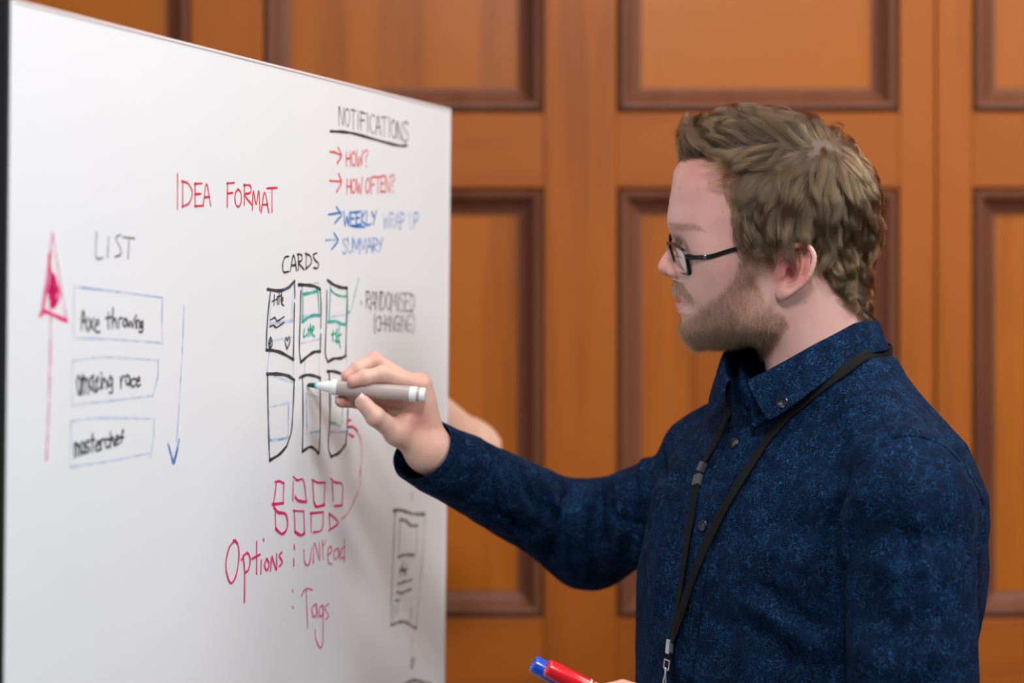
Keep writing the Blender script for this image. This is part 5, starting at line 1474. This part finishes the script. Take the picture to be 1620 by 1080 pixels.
# round the back of the neck, outside the collar
bc, bn2 = [], []
for th in np.radians(np.linspace(-95, -228, 22)):
    k = abs(abs(th) - math.pi) / (math.pi / 2)
    q = ring(th if th > -math.pi else th + 2 * math.pi, .0665 + .0205, .0845 + .0235, -.022 - .020 * k)
    o_ = ring(th, .10, .12) - ring(th, .08, .10); bc.append(q); bn2.append(o_ / np.linalg.norm(o_))
nc, nn_ = on_cloth([(1375, 555), (1345, 579), (1310, 606), (1275, 635), (1240, 668), (1215, 700), (1190, 738), (1150, 802), (1112, 880), (1090, 942), (1074, 995), (1068, 1014)], .0035)
fc_, fn2 = on_cloth([(1158, 650), (1140, 690), (1120, 728), (1107, 760), (1098, 810), (1088, 880), (1076, 960), (1066, 1012)], .0032)
def smoothed(c, nn, it):
    c = np.array(c); nn = np.array(nn)
    for _ in range(it): c[1:-1] = (c[:-2] + 2 * c[1:-1] + c[2:]) / 4; nn[1:-1] = (nn[:-2] + 2 * nn[1:-1] + nn[2:]) / 4
    return c, nn
nS, nN = smoothed(bc + nc, bn2 + nn_, 4); fc_, fn2 = smoothed(fc_, fn2, 5)
ribbon(nS, nN, .0105, .0017, 'strap', m_strap, lan)
ribbon(fc_, fn2, .0095, .0017, 'strap', m_strap, lan)
def oriented_box(c, ax, nrm, ln, wd, th, bev, name, mat, parent):
    ax = ax / np.linalg.norm(ax); nrm = nrm - ax * (nrm @ ax); nrm /= np.linalg.norm(nrm); sd = np.cross(ax, nrm)
    m = MB(); m.box((-ln / 2, -wd / 2, -th / 2), (ln / 2, wd / 2, th / 2), bev)
    m.V = [tuple(c + ax * v[0] + sd * v[1] + nrm * v[2]) for v in m.V]
    return m.build(name, mat, parent)
fx_, fy_ = w2px(fc_)
for yy, ln_ in ((741, .0105), (759, .0125)):
    i = int(np.argmin(np.abs(fy_ - yy))); ax_ = fc_[i + 1] - fc_[i - 1]
    oriented_box(fc_[i], ax_, fn2[i], ln_, .0100, .0058, .0010, 'breakaway_clip', m_clip, lan)
ce = (np.array(nc[-1]) + np.array(fc_[-1])) / 2; nr = np.array(nn_[-1]); dn = np.array([-.10, 0, -1.0]); dn /= np.linalg.norm(dn)
oriented_box(ce + dn * .006 + nr * .001, dn, nr, .0145, .0082, .0062, .0008, 'crimp', m_chrome, lan)
oriented_box(ce + dn * .0185 + nr * .001, dn, nr, .015, .0090, .0026, .0008, 'strap_loop', m_strap, lan)
sdv = np.cross(dn, nr); sdv /= np.linalg.norm(sdv); kc = ce + dn * .0255 + nr * .002
m = MB(); m.tube([kc + sdv * .0062 - dn * .006, kc + sdv * .0066 + dn * .0005, kc + sdv * .0052 + dn * .003, kc - sdv * .0052 + dn * .003, kc - sdv * .0066 + dn * .0005, kc - sdv * .0062 - dn * .006, kc + sdv * .0062 - dn * .006], .0012, 8)
m.build('d_ring', m_chrome, lan, True)
m = MB(); m.tube([kc + dn * .003, kc + dn * .0085], [.0022, .0016], 10)
hk = [kc + dn * .0085, kc + dn * .011 + sdv * .003, kc + dn * .018 + sdv * .0042, kc + dn * .026 + sdv * .002, kc + dn * .027 - sdv * .002, kc + dn * .020 - sdv * .0035, kc + dn * .012 - sdv * .0012, kc + dn * .0085]
m.tube(catmull(hk, 4), .0012, 8); m.build('swivel_hook', m_chrome, lan, True)

# ------------------------------------------------------------------ the other person, working on the far side of the board
p2 = empty('person', (-.46, 2.93, 0), 'other person mostly hidden behind the whiteboard, one bare bent elbow showing past its edge', 'person')
O2 = np.array([-.475, 2.935, 1.20])
def m2(p): return (np.array(p, float) - O2) * 1e3
E2 = P(736, 722, 3.02); S2 = np.array([-.335, 3.075, 1.455]); W2 = np.array([-.155, 2.815, 1.52])
S3 = np.array([-.455, 2.755, 1.43]); E3 = np.array([-.47, 2.66, 1.15]); W3 = np.array([-.36, 2.60, 1.32])
f2 = np.array([bn[0], bn[1], 0.0]); f2 /= np.linalg.norm(f2); l2v = np.array([-f2[1], f2[0], 0.0])
def torso2(Q, g=0.0):
    x = Q @ (l2v.astype(f32)); y = Q @ (f2.astype(f32)) - 5
    a = np.interp(Q[:, 2], [-300, -150, 0, 120, 220, 280, 320], [165, 150, 160, 172, 160, 90, 60]) + g; b_ = np.interp(Q[:, 2], [-300, 0, 150, 280, 320], [115, 105, 110, 70, 58]) + g
    return (np.sqrt((x / a) ** 2 + (y / b_) ** 2) - 1) * np.minimum(a, b_) * .9
def arms2(Q, r=1.0):
    d = smin(rc(Q, m2(S2), m2(E2), 52 * r, 44 * r), rc(Q, m2(E2), m2(W2), 43 * r, 25 * r), 22)
    d2 = smin(rc(Q, m2(S3), m2(E3), 50 * r, 40 * r), rc(Q, m2(E3), m2(W3), 39 * r, 24 * r), 12)
    for W_, E_, s in ((W2, E2, 1), (W3, E3, -1)):
        d0 = (W_ - E_) / np.linalg.norm(W_ - E_); u = np.cross(d0, f2); u /= np.linalg.norm(u); k = W_ + d0 * .075
        h = rc(Q, m2(W_), m2(k), 24, 26)
        for j, (o_, ln) in enumerate(((-.03, .070), (-.010, .080), (.010, .076), (.029, .060))):
            a = k + u * o_; h = smin(h, chain(Q, [m2(a), m2(a + d0 * ln * .5 + f2 * .004), m2(a + d0 * ln * .85 - f2 * .012)], [9.5, 8.5, 7]), 4)
        h = smin(h, chain(Q, [m2(W_ + d0 * .025 - u * .02), m2(W_ + d0 * .06 - u * .048), m2(W_ + d0 * .09 - u * .052)], [12, 10, 8]), 6)
        if s == 1: d = smin(d, h, 8)
        else: d2 = smin(d2, h, 8)
    return np.minimum(d, d2)
H2O = np.array([-.455, 2.925, 1.66]); H2M = np.stack([f2, np.cross((0, 0, 1.0), f2), np.array([0, 0, 1.0])], 0)
def h2tow(Q): return H2O + (np.asarray(Q, float) @ H2M) * .94e-3
Va, Qa = surface(lambda Q: smin(arms2(Q), torso2(Q, -14), 20), (-330, -420, -320), (460, 260, 420), 6.0)
Vb, Qb = surface(face, (-125, -96, -180), (128, 96, 150), 4.0)
m_skin2 = skin_material('skin_pale', False, (.70, .46, .37))
from_arrays('body', np.vstack([O2 + Va * 1e-3, h2tow(Vb)]), np.vstack([Qa, Qb + len(Va)]), m_skin2, p2)
def hair2(Q):
    d = skull(Q) - 12 - 3 * np.sin(Q[:, 0] / 9) * np.sin(Q[:, 1] / 8) * np.sin(Q[:, 2] / 8)
    cut_ = np.maximum(40 - Q[:, 2] + np.maximum(0, -Q[:, 0] + 30) * -1.1, 0)
    d = smax(d, (62 - Q[:, 2] - np.clip((20 - Q[:, 0]) * 1.3, 0, 110)), 8)
    return d
Vc, Qc = surface(hair2, (-140, -110, -90), (140, 110, 165), 5.0)
from_arrays('hair', h2tow(Vc), Qc, plain('dark_brown_hair', (.045, .028, .018), .55), p2)
def tee(Q):
    d = smin(torso2(Q), rc(Q, (l2v * 40 + [0, 0, 285]), m2(S2), 40, 62), 26); d = smin(d, rc(Q, (-l2v * 40 + [0, 0, 285]), m2(S3), 40, 60), 26)
    for S_, E_ in ((S2, E2), (S3, E3)):
        d = smin(d, rc(Q, m2(S_), m2(S_ + (E_ - S_) * .42), 60, 60), 16)
    return smax(d, Q[:, 2] - 300, 6)
Vd, Qd = surface(tee, (-330, -420, -310), (460, 260, 330), 7.0)
from_arrays('shirt', O2 + Vd * 1e-3, Qd, plain('grey_jersey', (.22, .23, .25), .85), p2)
def legs2(Q):
    d = np.maximum(torso2(Q, 4), Q[:, 2] + 255); d = smax(d, -(Q[:, 2] + 360), 10)
    for s in (-1, 1):
        x = l2v * 85 * s
        d = smin(d, rc(Q, x + [0, 0, -340], x * 1.05 + f2 * 10 + [0, 0, -690], 84, 60), 20); d = smin(d, rc(Q, x * 1.05 + f2 * 10 + [0, 0, -690], x * 1.1 + [0, 0, -1090], 60, 50), 14)
    return smax(d, -(Q[:, 2] + 1120), 5)
Ve, Qe = surface(legs2, (-260, -260, -1140), (260, 260, -240), 12.0)
from_arrays('trousers', O2 + Ve * 1e-3, Qe, plain('blue_denim', (.05, .075, .13), .85), p2)
for s in (-1, 1):
    x = l2v * 94 * s
    fs = lambda Q: np.maximum(smin(rc(Q, x - f2 * 45 + [0, 0, -1164], x + f2 * 125 + [0, 0, -1167], 35, 32), rc(Q, x - f2 * 40 + [0, 0, -1130], x + f2 * 35 + [0, 0, -1140], 34, 28), 18), -(Q[:, 2] + 1199.5))
    lo_, hi_ = np.minimum(x - f2 * 100, x + f2 * 180) - 55, np.maximum(x - f2 * 100, x + f2 * 180) + 55
    lo_[2], hi_[2] = -1212, -1080
    Vq, Qq = surface(fs, lo_, hi_, 8.0); from_arrays('shoe', O2 + Vq * 1e-3, Qq, plain('white_trainer', (.6, .6, .58), .6), p2)
